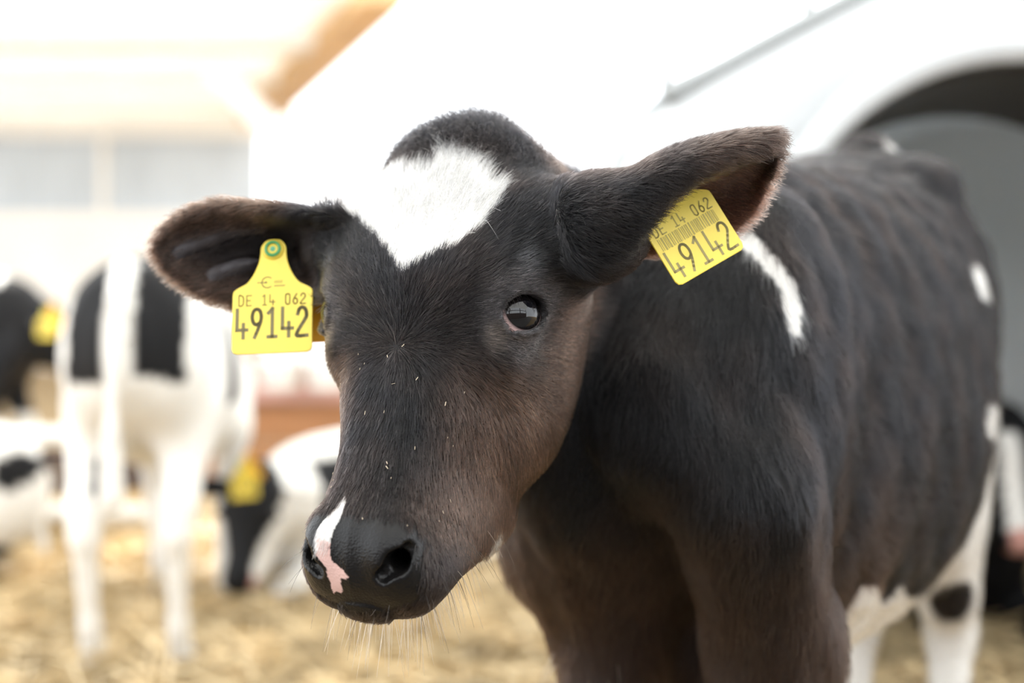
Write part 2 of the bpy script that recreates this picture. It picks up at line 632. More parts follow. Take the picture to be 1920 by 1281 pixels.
def plain(name, col, rough=.6, spec=.4, noise=0.0, nscale=8.0, bump=0.0, bscale=60.0, trans=0.0, metal=0.0, stretch=(1, 1, 1)):
    """Principled surface with an even procedural mottling and fine relief."""
    m, nt, b = new_mat(name)
    b.inputs['Roughness'].default_value = rough
    b.inputs['Specular IOR Level'].default_value = spec
    b.inputs['Metallic'].default_value = metal
    tc = nt.nodes.new('ShaderNodeTexCoord')
    mp = nt.nodes.new('ShaderNodeMapping')
    mp.inputs['Scale'].default_value = stretch
    nt.links.new(tc.outputs['Object'], mp.inputs['Vector'])
    nz = nt.nodes.new('ShaderNodeTexNoise')
    nz.inputs['Scale'].default_value = nscale
    nz.inputs['Detail'].default_value = 6
    nt.links.new(mp.outputs['Vector'], nz.inputs['Vector'])
    rp = nt.nodes.new('ShaderNodeValToRGB')
    c = np.array(col)
    rp.color_ramp.elements[0].position = .3
    rp.color_ramp.elements[1].position = .7
    rp.color_ramp.elements[0].color = (*np.clip(c * (1 - noise), 0, 1), 1)
    rp.color_ramp.elements[1].color = (*np.clip(c * (1 + noise), 0, 1), 1)
    nt.links.new(nz.outputs['Fac'], rp.inputs['Fac'])
    nt.links.new(rp.outputs['Color'], b.inputs['Base Color'])
    if bump:
        n2 = nt.nodes.new('ShaderNodeTexNoise')
        n2.inputs['Scale'].default_value = bscale
        n2.inputs['Detail'].default_value = 4
        nt.links.new(mp.outputs['Vector'], n2.inputs['Vector'])
        bp_ = nt.nodes.new('ShaderNodeBump')
        bp_.inputs['Strength'].default_value = bump
        bp_.inputs['Distance'].default_value = .01
        nt.links.new(n2.outputs['Fac'], bp_.inputs['Height'])
        nt.links.new(bp_.outputs['Normal'], b.inputs['Normal'])
    if trans:
        tr = nt.nodes.new('ShaderNodeBsdfTranslucent')
        nt.links.new(rp.outputs['Color'], tr.inputs['Color'])
        mx = nt.nodes.new('ShaderNodeMixShader')
        mx.inputs['Fac'].default_value = trans
        out = nt.nodes['Material Output']
        nt.links.new(b.outputs[0], mx.inputs[1])
        nt.links.new(tr.outputs[0], mx.inputs[2])
        nt.links.new(mx.outputs[0], out.inputs['Surface'])
    return m


def coat_mat(name, rough=.55, hairlike=False):
    m, nt, b = new_mat(name)
    a = nt.nodes.new('ShaderNodeAttribute')
    a.attribute_name = 'coat'
    nt.links.new(a.outputs['Color'], b.inputs['Base Color'])
    b.inputs['Roughness'].default_value = rough
    b.inputs['Specular IOR Level'].default_value = .5
    if not hairlike:
        b.inputs['Specular IOR Level'].default_value = .25
        w = nt.nodes.new('ShaderNodeAttribute')
        w.attribute_name = 'wet'
        mr = nt.nodes.new('ShaderNodeMapRange')
        mr.inputs['To Min'].default_value = rough
        mr.inputs['To Max'].default_value = .30
        nt.links.new(w.outputs['Fac'], mr.inputs['Value'])
        nt.links.new(mr.outputs['Result'], b.inputs['Roughness'])
        tc = nt.nodes.new('ShaderNodeTexCoord')
        vo = nt.nodes.new('ShaderNodeTexVoronoi')
        vo.inputs['Scale'].default_value = 620
        nt.links.new(tc.outputs['Object'], vo.inputs['Vector'])
        bu = nt.nodes.new('ShaderNodeBump')
        bu.inputs['Distance'].default_value = .0012
        sm = nt.nodes.new('ShaderNodeMath')
        sm.operation = 'MULTIPLY'
        sm.inputs[1].default_value = .22
        nt.links.new(w.outputs['Fac'], sm.inputs[0])
        nt.links.new(sm.outputs[0], bu.inputs['Strength'])
        nt.links.new(vo.outputs['Distance'], bu.inputs['Height'])
        nt.links.new(bu.outputs['Normal'], b.inputs['Normal'])
    return m


M_COAT = coat_mat('calf_coat_skin', .6)
def hair_mat(name):
    m = bpy.data.materials.new(name)
    m.use_nodes = True
    nt = m.node_tree
    nt.nodes.remove(nt.nodes['Principled BSDF'])
    hb = nt.nodes.new('ShaderNodeBsdfHairPrincipled')
    hb.model = 'CHIANG'
    hb.parametrization = 'COLOR'
    a = nt.nodes.new('ShaderNodeAttribute')
    a.attribute_name = 'coat'
    nt.links.new(a.outputs['Color'], hb.inputs['Color'])
    hb.inputs['Roughness'].default_value = .32
    hb.inputs['Radial Roughness'].default_value = .45
    hb.inputs['IOR'].default_value = 1.36
    nt.links.new(hb.outputs[0], nt.nodes['Material Output'].inputs['Surface'])
    return m


M_HAIR = hair_mat('calf_hair')
M_BGCOAT = coat_mat('calf_short_coat', .7)
BLACK = np.array([.0036, .0036, .0044])
BROWN = np.array([.056, .033, .023])
WHITE = np.array([.80, .785, .75])
PINK = np.array([.62, .41, .37])


def sstep(a, b, x):
    t = np.clip((x - a) / (b - a), 0, 1)
    return t * t * (3 - 2 * t)


def in_poly(px, py, poly):
    poly = np.asarray(poly, float)
    ins = np.zeros(len(px), bool)
    n = len(poly)
    for i in range(n):
        x0, y0 = poly[i]
        x1, y1 = poly[(i + 1) % n]
        c = ((y0 > py) != (y1 > py)) & (px < (x1 - x0) * (py - y0) / (y1 - y0 + 1e-12) + x0)
        ins ^= c
    return ins


def wobble(P, f=60.0, seed=0):
    r = np.random.default_rng(seed)
    out = np.zeros(len(P))
    for k in range(6):
        v = r.normal(size=3) * f * (1 + .5 * k)
        out += np.sin(P @ v + r.uniform(0, 6.28)) / (1 + .5 * k)
    return out / 2.2


def dist_line(P, L):
    d = np.full(len(P), 9.0)
    for a, b in zip(L, L[1:]):
        a, b = np.array(a), np.array(b)
        t = np.clip(((P - a) @ (b - a)) / ((b - a) @ (b - a)), 0, 1)
        d = np.minimum(d, np.linalg.norm(P - a - t[:, None] * (b - a), axis=1))
    return d


BLAZE = [(-.072, -.0775), (-.070, -.092), (-.064, -.104), (-.045, -.110), (-.0226, -.1068), (-.0086, -.1041), (-.0113, -.1228), (.009, -.1195),
         (.0302, -.1091), (.0426, -.0975), (.0517, -.0868), (.0532, -.0754), (.0459, -.0588), (.0436, -.0468), (.0281, -.0339), (.014, -.0268),
         (.0062, -.0181), (-.0002, -.0118), (-.0126, -.0235), (-.033, -.0423), (-.0567, -.063), (-.0686, -.0671)]
NOSE_WHITE = [(-.0105, .141), (-.0160, .152), (-.0225, .1620), (-.0245, .170), (-.0235, .180), (-.0140, .180), (-.0125, .168), (-.0090, .156), (-.0080, .147)]
NOSE_PINK = [(-.0235, .172), (-.0225, .1820), (-.0165, .1880), (-.0155, .2000), (-.0070, .1990), (-.0060, .1935), (.0010, .1920), (-.0045, .1885), (-.0120, .1835), (-.0140, .174)]
STRIPE = [(.075, .020, .802), (.050, .048, .787), (.044, .064, .776), (.042, .078, .761), (.044, .088, .746), (.043, .093, .730), (.040, .094, .716)]


def ear_rim(V):
    return .08 + .62 * sstep(.036, .008, dist_line(V, EAR_RIM[2:-1])) * sstep(-.11, -.17, V[:, 0])


def ear_part(V):
    w = (V - HEAD_O) @ AX_W
    return ((w > .098) & (V[:, 1] < 1.043) & (V[:, 2] > .748)) | ((w < -.098) & (V[:, 2] > .70) & (V[:, 1] < 1.14) & (V[:, 0] < -.10))


def main_coat(V):
    """Hair colour at points of the calf in front, and how bare and wet the skin is."""
    q = hl(V)
    w, l, d = q.T
    s_, t_, z_ = unbody(V)
    head = (l > -.19) & (np.abs(w) < .125) & (d > -.2) & (V[:, 1] < 1.13)
    br = np.zeros(len(V))
    # brown tinge: cheeks, jaw, throat, inside of the ears, brisket
    face = .95 * sstep(.0, -.10, d) + .55 * sstep(.018, .052, np.abs(w)) * sstep(.022, .055, l) + .03
    face *= 1 - .85 * sstep(.135, .165, l)
    body = np.clip(.02 + .38 * sstep(.62, .45, z_) * (s_ < .3), 0, 1)
    hwt = sstep(.020, .008, HEAD_SHAPE(V))
    br = face * hwt + body * (1 - hwt)
    ear_zone = ear_part(V)
    br = np.where(ear_zone, np.where(w > 0, .06 + .85 * sstep(.995, 1.005, V[:, 1]) + .25 * sstep(.17, .22, w), ear_rim(V)), br)
    br = np.clip(br + .10 * wobble(V, 70, 1), 0, 1)
    c = BLACK + (BROWN - BLACK) * br[:, None]
    flap = (ear_zone & (w > 0)) * sstep(.998, 1.006, V[:, 1])
    c = c * (1 - flap[:, None]) + np.array([.115, .060, .045]) * flap[:, None]
    # greyer ring of thin hair round the eyes
    ed = np.linalg.norm(np.stack([np.abs(w) - .072, l + .004, d + .004], 1), axis=1)
    g = (sstep(.040, .024, ed) * .75)[:, None]
    c = c * (1 - g) + np.array([.040, .036, .037]) * g
    brow = (sstep(.020, .008, np.linalg.norm(np.stack([np.abs(w) - .072, l + .034, d - .004], 1), axis=1)) * .8)[:, None]
    c = c * (1 - brow) + np.array([.095, .097, .105]) * brow
    duct = (sstep(.014, .005, np.linalg.norm(np.stack([np.abs(w) - .067, l - .020, d - .008], 1), axis=1)) * .8)[:, None]
    c = c * (1 - duct) + np.array([.070, .057, .048]) * duct
    jw = w + .0016 * wobble(V, 300, 5)
    jl = l + .0020 * wobble(V, 260, 6)
    front = (d > -.03) & head
    wh = front & in_poly(jw, jl, BLAZE)
    wh |= front & in_poly(w, l, NOSE_WHITE)
    wh |= head & (l > .150) & (l < .21) & (d < -.053) & (d > -.10) & (np.abs(w) < .036)          # chin
    wh |= head & (np.linalg.norm(q - [.040, .1200, -.1060], axis=1) < .010)                                  # under the jaw
    B = np.stack([s_, t_, z_], 1)
    B[:, 0] *= .35
    wh |= (dist_line(B, [(p[0] * .35, p[1], p[2]) for p in STRIPE]) + .0010 * wobble(V, 120, 8) < .0060) & ~head
    e = lambda cs, ct, cz, a, b_, c_: ((s_ - cs) / a) ** 2 + ((t_ - ct) / b_) ** 2 + ((z_ - cz) / c_) ** 2 < 1
    wh |= e(.64, .16, .750, .050, .03, .021)
    wh |= e(.760, -.030, .925, .03, .016, .02) | e(.770, .048, .920, .03, .016, .02)
    wob = .010 * wobble(V, 30, 9)
    belly = (s_ > .245) & (s_ < .80) & (z_ < np.interp(s_, [.2, .30, .40, .60, .80], [.500, .474, .452, .425, .425]) + wob)
    thigh = (z_ < .64 + wob) & (s_ > .715 + .35 * np.clip(z_ - .53, 0, 1) + wob)
    wh |= belly | thigh | ((z_ < .41) & (s_ > .5)) | ((z_ < .16) & (s_ < .5))
    wh |= e(.56, .18, .605, .05, .03, .022) | e(.62, .175, .548, .06, .035, .036)
    wh &= ~e(.775, .125, .350, .027, .045, .042)
    wh &= ~(z_ < .05)
    c[wh] = WHITE
    chinskin = head & (l > .183) & (d < -.038) & (d > -.075) & (w > -.034) & (w < .012)
    wh |= chinskin
    # nose pad
    nw = .0022 * wobble(V, 330, 15)
    padf = sstep(.1500, .1580, l + nw - .25 * np.clip(np.abs(w) - .030, 0, 1)) * sstep(-.030, -.020, d + nw) * sstep(.0485, .0425, np.abs(w) + nw) * head
    pad = padf > .5
    bare = padf
    pk = pad & in_poly(w + .0008 * wobble(V, 500, 11), l + .0008 * wobble(V, 420, 12), NOSE_PINK)
    skin = np.where(wh[:, None], c * .8, c * .85)
    skin[pad & ~wh] = (.0055, .0050, .0050)
    skin[pk] = PINK
    skin[chinskin] = PINK * .9
    wet = np.where(wh, 0, padf)
    fold = np.minimum(dist_line(V, EAR_FOLDS[0]), dist_line(V, EAR_FOLDS[1])) < .0062
    bare = np.maximum(bare, np.where(fold, .93, 0))
    skin[fold] = (.050, .046, .050)
    lid = ed < .0205
    skin[lid & head & ~wh] = (.010, .009, .009)
    skin[lid & head & ~wh & (l > .004)] = (.085, .085, .090)
    wet = np.maximum(wet, np.where(lid & head & ~wh, .5, 0))
    return c, skin, np.where(wh, 0, bare), wet


def set_attr(me, name, data, typ):
    a = me.attributes.new(name, typ, 'POINT')
    if typ == 'FLOAT_COLOR':
        a.data.foreach_set('color', np.c_[data, np.ones(len(data))].astype(np.float32).ravel())
    else:
        a.data.foreach_set('value', np.asarray(data, np.float32))


def coat_mesh(name, V, F, mat, colour, wet=None, parent=None):
    o = mesh_obj(name, V, F, mat, parent)
    set_attr(o.data, 'coat', colour, 'FLOAT_COLOR')
    set_attr(o.data, 'wet', wet if wet is not None else np.zeros(len(V)), 'FLOAT')
    return o


def strands(name, P, rad, col, mat, parent):
    """Hair curves: P (n, k, 3), radius (n, k), colour (n, 3)."""
    n, k, _ = P.shape
    c = bpy.data.hair_curves.new(name)
    c.add_curves([k] * n)
    c.attributes['position'].data.foreach_set('vector', P.astype(np.float32).ravel())
    ra = c.attributes.get('radius') or c.attributes.new('radius', 'FLOAT', 'POINT')
    ra.data.foreach_set('value', rad.astype(np.float32).ravel())
    ca = c.attributes.new('coat', 'FLOAT_COLOR', 'CURVE')
    ca.data.foreach_set('color', np.c_[col, np.ones(n)].astype(np.float32).ravel())
    c.materials.append(mat)
    o = bpy.data.objects.new(name, c)
    return link(o, parent)


def scatter(V, F, n, dens):
    """n points on a polygon mesh by area times density; returns points and normals."""
    T = []
    for f in F:
        for i in range(1, len(f) - 1):
            T.append((f[0], f[i], f[i + 1]))
    T = np.array(T)
    a, b, c = V[T[:, 0]], V[T[:, 1]], V[T[:, 2]]
    N = np.cross(b - a, c - a)
    ar = np.linalg.norm(N, axis=1)
    VN = np.zeros_like(V)
    for k in range(3):
        for x in range(3):
            VN[:, x] += np.bincount(T[:, k], N[:, x], len(V))
    VN /= np.maximum(np.linalg.norm(VN, axis=1), 1e-12)[:, None]
    wgt = ar * dens((a + b + c) / 3, N / np.maximum(ar, 1e-12)[:, None])
    idx = RNG.choice(len(T), n, p=wgt / wgt.sum())
    u, v = RNG.random(n), RNG.random(n)
    fl = u + v > 1
    u[fl], v[fl] = 1 - u[fl], 1 - v[fl]
    P = a[idx] + (b - a)[idx] * u[:, None] + (c - a)[idx] * v[:, None]
    w0 = 1 - u - v
    Nn = VN[T[idx, 0]] * w0[:, None] + VN[T[idx, 1]] * u[:, None] + VN[T[idx, 2]] * v[:, None]
    return P, Nn / np.maximum(np.linalg.norm(Nn, axis=1), 1e-9)[:, None]


def comb(P, N, T, length, lift, r0, k=5, jit=.18, curl=None):
    """Strands that leave the skin at an angle and lie down along T."""
    n = len(P)
    T = T + RNG.normal(0, jit, (n, 3))
    T = T - N * (T * N).sum(1)[:, None]
    T /= np.maximum(np.linalg.norm(T, axis=1), 1e-9)[:, None]
    S = np.cross(N, T)
    t = np.linspace(0, 1, k)[None, :, None]
    length = length[:, None, None]
    lift = np.broadcast_to(lift, (n,))[:, None, None]
    out = P[:, None] + length * (T[:, None] * t * np.cos(lift) + N[:, None] * np.sin(lift) * (t - .45 * t * t))
    if curl is not None:
        ph = RNG.uniform(0, 6.28, n)[:, None, None]
        out = out + curl[:, None, None] * t * (S[:, None] * np.sin(5 * t + ph) + N[:, None] * np.cos(4 * t + ph))
    rad = r0 * np.linspace(1, .25, k)[None].repeat(n, 0)
    return out, rad


def build_main_calf():
    V, F = sculpt_calf()
    col, skin, bare, wet = main_coat(V)
    root = coat_mesh('calf', V, F, M_COAT, skin, wet)
    tag(root, 'large black calf in front, white forehead patch, two yellow ear tags', 'calf')
    # ---- hair of head, ears and throat
    eyes = [hw(*EYE_C), hw(*mirror(EYE_C))]

    def head_zone(C):
        q = hl(C)
        return (np.abs(q[:, 0]) < .105) & (q[:, 1] > -.20) & (q[:, 2] > -.16) | ear_part(C)

    def dens_head(C, N):
        dn = head_zone(C).astype(float)
        _, _, b, _ = main_coat(C)
        dn *= 1 - b
        for e in eyes:
            dn[np.linalg.norm(C - e, axis=1) < .0205] = 0
        dn *= np.where((N * (C - np.array([0, 0, CAM_H]))).sum(1) > .35, .35, 1.0)
        return dn

    P, N = scatter(V, F, 230000, dens_head)
    q = hl(P)
    w, l, d = q.T
    whorl = np.array([0, .037, .022])
    T = (q - whorl) * np.array([1.0, 1.0, .9])
    T /= np.maximum(np.linalg.norm(T, axis=1), 1e-6)[:, None]
    # below the whorl the hair runs to the nose and, on the cheeks, back and down
    low = sstep(.02, .07, l)
    T[:, 1] += low * .9
    T[:, 2] -= .5 * sstep(.035, .06, np.abs(w))
    T = T @ HM
    T += .22 * wobble(P, 420, 51)[:, None] * AX_W + .22 * wobble(P, 380, 52)[:, None] * AX_L
    ear = ear_part(P)
    T[ear] = np.where((w[ear] > 0)[:, None], np.array([.85, 0, .10]), np.array([-.9, 0, -.1]))
    T[ear, 2] -= .35
    poll = sstep(-.105, -.135, l) * (np.abs(w) < .07)
    ln = np.full(len(P), .0085)
    ln += .006 * sstep(-.02, -.09, l) * (np.abs(w) < .09)
    ln += .002 * poll + .010 * poll * np.exp(-((w - .006) / .022) ** 2)
    ln += .004 * sstep(-.05, -.11, d)
    ln = np.where(l > .13, .0055, ln)
    ln[ear] = .011
    edn = np.min([np.linalg.norm(P - e, axis=1) for e in eyes], axis=0)
    ln *= .35 + .65 * sstep(.022, .045, edn)
    ln *= RNG.uniform(.7, 1.25, len(P))
    lift = np.radians(22) + np.radians(38) * poll + np.where(ear, .25, 0)
    S, R = comb(P, N, T, ln, lift, .00019, 5, .17 + .45 * poll[:, None], .0065 * poll)
    c, _, _, _ = main_coat(P)
    c = c * np.exp(RNG.normal(0, .75, len(P)))[:, None] * (1 + .35 * wobble(P, 240, 41))[:, None]
    glint = (RNG.random(len(P)) < .10) & (c.max(1) < .2)  # glints put into the colour of some dark strands
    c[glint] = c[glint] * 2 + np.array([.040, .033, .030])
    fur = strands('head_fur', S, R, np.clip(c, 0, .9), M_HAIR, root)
    tag(fur, 'short glossy hair on the head', kind='stuff')

    # ---- hair of the body
    def dens_body(C, N):
        dn = (~head_zone(C)).astype(float)
        dn *= np.where((N * (C - np.array([0, 0, CAM_H]))).sum(1) > .3, .12, 1.0)
        dn *= np.where(C[:, 2] < .25, .25, 1)
        return dn

    P, N = scatter(V, F, 150000, dens_body)
    s_ = unbody(P)[0]
    T = np.outer(sstep(-.02, .3, s_) * .8, B_A) + np.array([0, 0, -1.0]) * (1 - .35 * sstep(.1, .4, s_))[:, None]
    T += (wobble(P, 22, 21) * .25)[:, None] * B_A + (wobble(P, 25, 22) * .25)[:, None] * B_L
    ln = np.where(s_ < .12, .019, .016) * RNG.uniform(.7, 1.3, len(P))
    S, R = comb(P, N, T, ln, np.radians(20), .00022, 4, .16)
    c, _, _, _ = main_coat(P)
    c = c * RNG.uniform(.6, 1.5, len(P))[:, None]
    fur = strands('body_fur', S, R, np.clip(c, 0, .9), M_HAIR, root)
    tag(fur, 'longer coat on neck and body', kind='stuff')
    # ---- eyes
    m_eye = bpy.data.materials.new('wet_eye')
    m_eye.use_nodes = True
    nt = m_eye.node_tree
    b = nt.nodes['Principled BSDF']
    a = nt.nodes.new('ShaderNodeAttribute')
    a.attribute_name = 'coat'
    nt.links.new(a.outputs['Color'], b.inputs['Base Color'])
    b.inputs['Roughness'].default_value = .04
    b.inputs['Specular IOR Level'].default_value = .55
    for sg in (1, -1):
        mv = (lambda v: np.array(v, float)) if sg > 0 else (lambda v: mirror(np.array(v, float)))
        c = hw(*mv(EYE_C))
        dirn = hvec(mv(EYE_DIR))
        axis = hvec(mv(EYE_DIR + np.array([.10, -.16, .10])))
        axis /= np.linalg.norm(axis)
        EV, EF = [], []
        nu, nv = 40, 28
        for i in range(nv + 1):
            th = PI * i / nv
            for j in range(nu):
                ph = 2 * PI * j / nu
                EV.append((math.sin(th) * math.cos(ph), math.sin(th) * math.sin(ph), math.cos(th)))
        EV = np.array(EV)
        z = axis
        x = np.cross([0, 0, 1.0], z)
        x /= np.linalg.norm(x)
        y = np.cross(z, x)
        for i in range(nv):
            for j in range(nu):
                EF.append((i * nu + j, (i + 1) * nu + j, (i + 1) * nu + (j + 1) % nu, i * nu + (j + 1) % nu))
        ang = np.degrees(np.arccos(np.clip(EV[:, 2], -1, 1)))
        pup = (EV[:, 0] / .48) ** 2 + (EV[:, 1] / .27) ** 2 < 1
        cc = np.where((ang < 47)[:, None], np.array([.005, .004, .004]), np.array([.60, .42, .40]))
        cc = np.where((ang < 50)[:, None] & (ang >= 47)[:, None], np.array([.03, .015, .012]), cc)
        cc[pup & (ang < 46)] = (.002, .002, .003)
        bul = EYE_R * (1 + .05 * np.exp(-(ang / 34) ** 2))
        pts = c + (EV * bul[:, None]) @ np.stack([x, y, z])
        coat_mesh('eye', pts, EF, m_eye, cc, None, root)
        # lashes on the upper lid, a few below
        u = hvec(mv((.35, .80, -.45)))
        u = u - dirn * (u @ dirn)
        u /= np.linalg.norm(u)
        v = np.cross(dirn, u)
        vup = v if v[2] > 0 else -v
        upv = u if u[2] > 0 else -u
        along = np.array([0, 0, 1.0]) - dirn * dirn[2]
        along /= np.linalg.norm(along)
        side = np.cross(dirn, along)
        n = 150
        th = RNG.uniform(-1.25, 1.25, n)
        th[120:] += PI
        rim = c + dirn * .0125 + (np.cos(th)[:, None] * along * .0132 + np.sin(th)[:, None] * side * .0150)
        dv = np.cos(th)[:, None] * along * .55 + np.sin(th)[:, None] * side * .6 + dirn * 1.0 + RNG.normal(0, .12, (n, 3))
        dv[:120] += np.array([0, 0, -.35])
        dv /= np.linalg.norm(dv, axis=1)[:, None]
        ln = np.where(np.arange(n) < 120, .018, .007) * RNG.uniform(.6, 1.1, n)
        t = np.linspace(0, 1, 5)[None, :, None]
        S = rim[:, None] + dv[:, None] * t * ln[:, None, None] + np.array([0, 0, -.006]) * t * t * np.where(np.arange(n) < 120, 1, .3)[:, None, None]
        strands('eyelash', S, np.linspace(.00016, .00004, 5)[None].repeat(n, 0), np.tile((.012, .010, .010), (n, 1)), M_HAIR, root)
    # ---- whiskers round the lips and chin
    def dens_lip(C, N):
        q = hl(C)
        return ((q[:, 1] > np.where(np.abs(q[:, 0]) > .03, .118, .135)) & (q[:, 2] < -.018) & (np.abs(q[:, 0]) < .07)) * np.where((q[:, 2] < -.040) & (np.abs(q[:, 0]) < .036) & (q[:, 1] > .155), 5.0, 1.0)

    P, N = scatter(V, F, 1700, dens_lip)
    q = hl(P)
    n = len(P)
    dv = N * 1.0 + np.array([0, 0, -.75]) + RNG.normal(0, .22, (n, 3))
    dv /= np.linalg.norm(dv, axis=1)[:, None]
    chin = (q[:, 2] < -.045) & (np.abs(q[:, 0]) < .036)
    ln = RNG.uniform(.010, .030, n)
    ln[chin] += .006
    t = np.linspace(0, 1, 6)[None, :, None]
    S = P[:, None] + dv[:, None] * t * ln[:, None, None] + np.array([0, 0, -.008]) * t * t
    c = np.where((chin | (RNG.random(n) < .12))[:, None], np.array([.72, .66, .56]), np.array([.014, .012, .011]))
    o = strands('whisker', S, np.linspace(.00018, .00005, 6)[None] * np.where(chin, 1.5, 1.0)[:, None], c, M_HAIR, root)
    tag(o, 'fine whiskers round the lips and pale chin', kind='stuff')
    # ---- a few long pale hairs on the brow, chaff caught in the coat
    S = []
    for pts in ([(.044, -.050, .034), (.050, -.058, .042), (.058, -.060, .044), (.068, -.058, .040)], [(.046, -.046, .034), (.040, -.040, .042), (.036, -.033, .044), (.034, -.026, .040)],
                [(.045, -.048, .034), (.056, -.050, .043), (.063, -.044, .043), (.069, -.036, .036)]):
        S.append(catmull(np.array([hw(*p) for p in pts]), 4)[:12])
    strands('brow_hair', np.array(S), np.linspace(.00022, .00008, 12)[None].repeat(3, 0), np.tile((.75, .74, .72), (3, 1)), M_HAIR, root)
    P, N = scatter(V, F, 34, lambda C, N: ((np.abs(hl(C)[:, 0]) < .05) & (hl(C)[:, 1] > .03) & (hl(C)[:, 1] < .16) & (hl(C)[:, 2] > -.04)) * 1.0)
    T = AX_L + RNG.normal(0, .5, (len(P), 3))
    T -= N * (T * N).sum(1)[:, None]
    T /= np.linalg.norm(T, axis=1)[:, None]
    S3 = np.cross(N, T)
    CV, CF = [], []
    for k in range(len(P)):
        L, wd = RNG.uniform(.0004, .0014), RNG.uniform(.00016, .0003)
        b0 = P[k] + N[k] * .0022
        i = len(CV)
        CV += [b0 + T[k] * L + S3[k] * wd, b0 + T[k] * L - S3[k] * wd, b0 - T[k] * L - S3[k] * wd, b0 - T[k] * L + S3[k] * wd, b0 + N[k] * .0003]
        CF += [(i, i + 1, i + 4), (i + 1, i + 2, i + 4), (i + 2, i + 3, i + 4), (i + 3, i, i + 4)]
    o = mesh_obj('chaff', CV, CF, plain('pale_chaff', (.55, .46, .34), .7, .2), root, False)
    tag(o, 'specks of chaff caught in the hair of the nose', kind='stuff')
    return root


CALF = build_main_calf()


# ------------------------------------------------------------------ ear tags
M_TAG = plain('tag_plastic_yellow', (.82, .63, .075), .38, .5, .06, 30)
M_TAGO = plain('tag_plastic_amber', (.80, .42, .03), .4, .5, .05, 30)
M_INK = plain('tag_ink', (.19, .16, .08), .6, .2)
M_INKP = plain('tag_ink_faded', (.24, .185, .06), .6, .2)
M_INKF = plain('tag_ink_weathered', (.32, .27, .115), .6, .2)
M_INKQ = plain('tag_ink_weathered_thin', (.46, .38, .12), .6, .2)
M_GREEN = plain('stud_green', (.05, .30, .10), .35, .5)

GLYPH = {  # strokes in a 1 x 2 box
    '0': [[(.15, .3), (.15, 1.7), (.4, 2), (.7, 2), (.9, 1.7), (.9, .3), (.7, 0), (.4, 0), (.15, .3)]],
    '1': [[(.2, 1.7), (.55, 2), (.55, 0)], [(.2, 0), (.9, 0)]],
    '2': [[(.1, 1.55), (.25, 1.88), (.5, 2), (.78, 1.88), (.9, 1.55), (.8, 1.2), (.15, .35), (.1, 0), (.95, 0)]],
    '4': [[(.1, 2), (.1, .55), (1.0, .55)], [(.68, .95), (.68, 0)]],
    '6': [[(.75, 2), (.3, 1.2), (.12, .6), (.25, .15), (.5, 0), (.78, .15), (.9, .55), (.78, .95), (.5, 1.1), (.25, .95)]],
    '9': [[(.35, 0), (.75, .8), (.92, 1.4), (.8, 1.85), (.5, 2), (.22, 1.85), (.1, 1.45), (.22, 1.05), (.5, .9), (.82, 1.05)]],
    'D': [[(.1, 0), (.1, 2), (.55, 2), (.9, 1.6), (.9, .4), (.55, 0), (.1, 0)]],
    'E': [[(.95, 0), (.1, 0), (.1, 2), (.95, 2)], [(.1, 1.0), (.75, 1.0)]],
}


def stroke_quads(pts, wd, V, F, z):
    for (x0, y0), (x1, y1) in zip(pts, pts[1:]):
        dx, dy = x1 - x0, y1 - y0
        L = math.hypot(dx, dy) or 1e-6
        dx, dy = dx / L * wd / 2, dy / L * wd / 2
        i = len(V)
        V += [(x0 - dx - dy, y0 - dy + dx, z), (x0 - dx + dy, y0 - dy - dx, z), (x1 + dx + dy, y1 + dy - dx, z), (x1 + dx - dy, y1 + dy + dx, z)]
        F.append((i, i + 1, i + 2, i + 3))


def text_mesh(txt, x0, y0, cw, ch, pitch, wd, z):
    V, F = [], []
    for k, chh in enumerate(txt):
        for st in GLYPH.get(chh, []):
            st = catmull(np.array(st), 3) if chh in '269D0' and len(st) > 5 else st
            stroke_quads([(x0 + k * pitch + px * cw, y0 + py * ch / 2) for px, py in st], wd, V, F, z)
    return V, F


def to_world(V, fr):
    o, x, y, n = fr
    V = np.asarray(V, float)
    return o + V[:, :1] * x + V[:, 1:2] * y + V[:, 2:3] * n


def plate(outline, th, bend=0.0):
    """Flat piece of plastic cut to an outline, with rounded rim; returns local verts and faces."""
    P = np.array(outline, float)
    n = len(P)
    cen = P.mean(0)
    rows = []
    for off, z in ((.0005, th / 2), (0, th / 4), (0, -th / 4), (.0005, -th / 2)):
        dirn = cen - P
        dirn /= np.maximum(np.linalg.norm(dirn, axis=1), 1e-9)[:, None]
        rows.append(np.c_[P + dirn * off, np.full(n, z)])
    V = np.vstack(rows)
    F = []
    for r in range(3):
        for j in range(n):
            F.append((r * n + j, (r + 1) * n + j, (r + 1) * n + (j + 1) % n, r * n + (j + 1) % n))
    F.append(tuple(range(n)))
    F.append(tuple(range(4 * n - 1, 3 * n - 1, -1)))
    return V, F


def disc(r0, r1, z0, z1, n=24, hole=0.0):
    V, F = [], []
    prof = [(hole, z1 - (z1 - z0) * .6), (hole, z1), (r1, z1), (r0, z0)] if hole else [(0.0001, z1), (r1, z1), (r0, z0)]
    for r, z in prof:
        for j in range(n):
            V.append((r * math.cos(2 * PI * j / n), r * math.sin(2 * PI * j / n), z))
    for k in range(len(prof) - 1):
        for j in range(n):
            F.append((k * n + j, (k + 1) * n + j, (k + 1) * n + (j + 1) % n, k * n + (j + 1) % n))
    return V, F


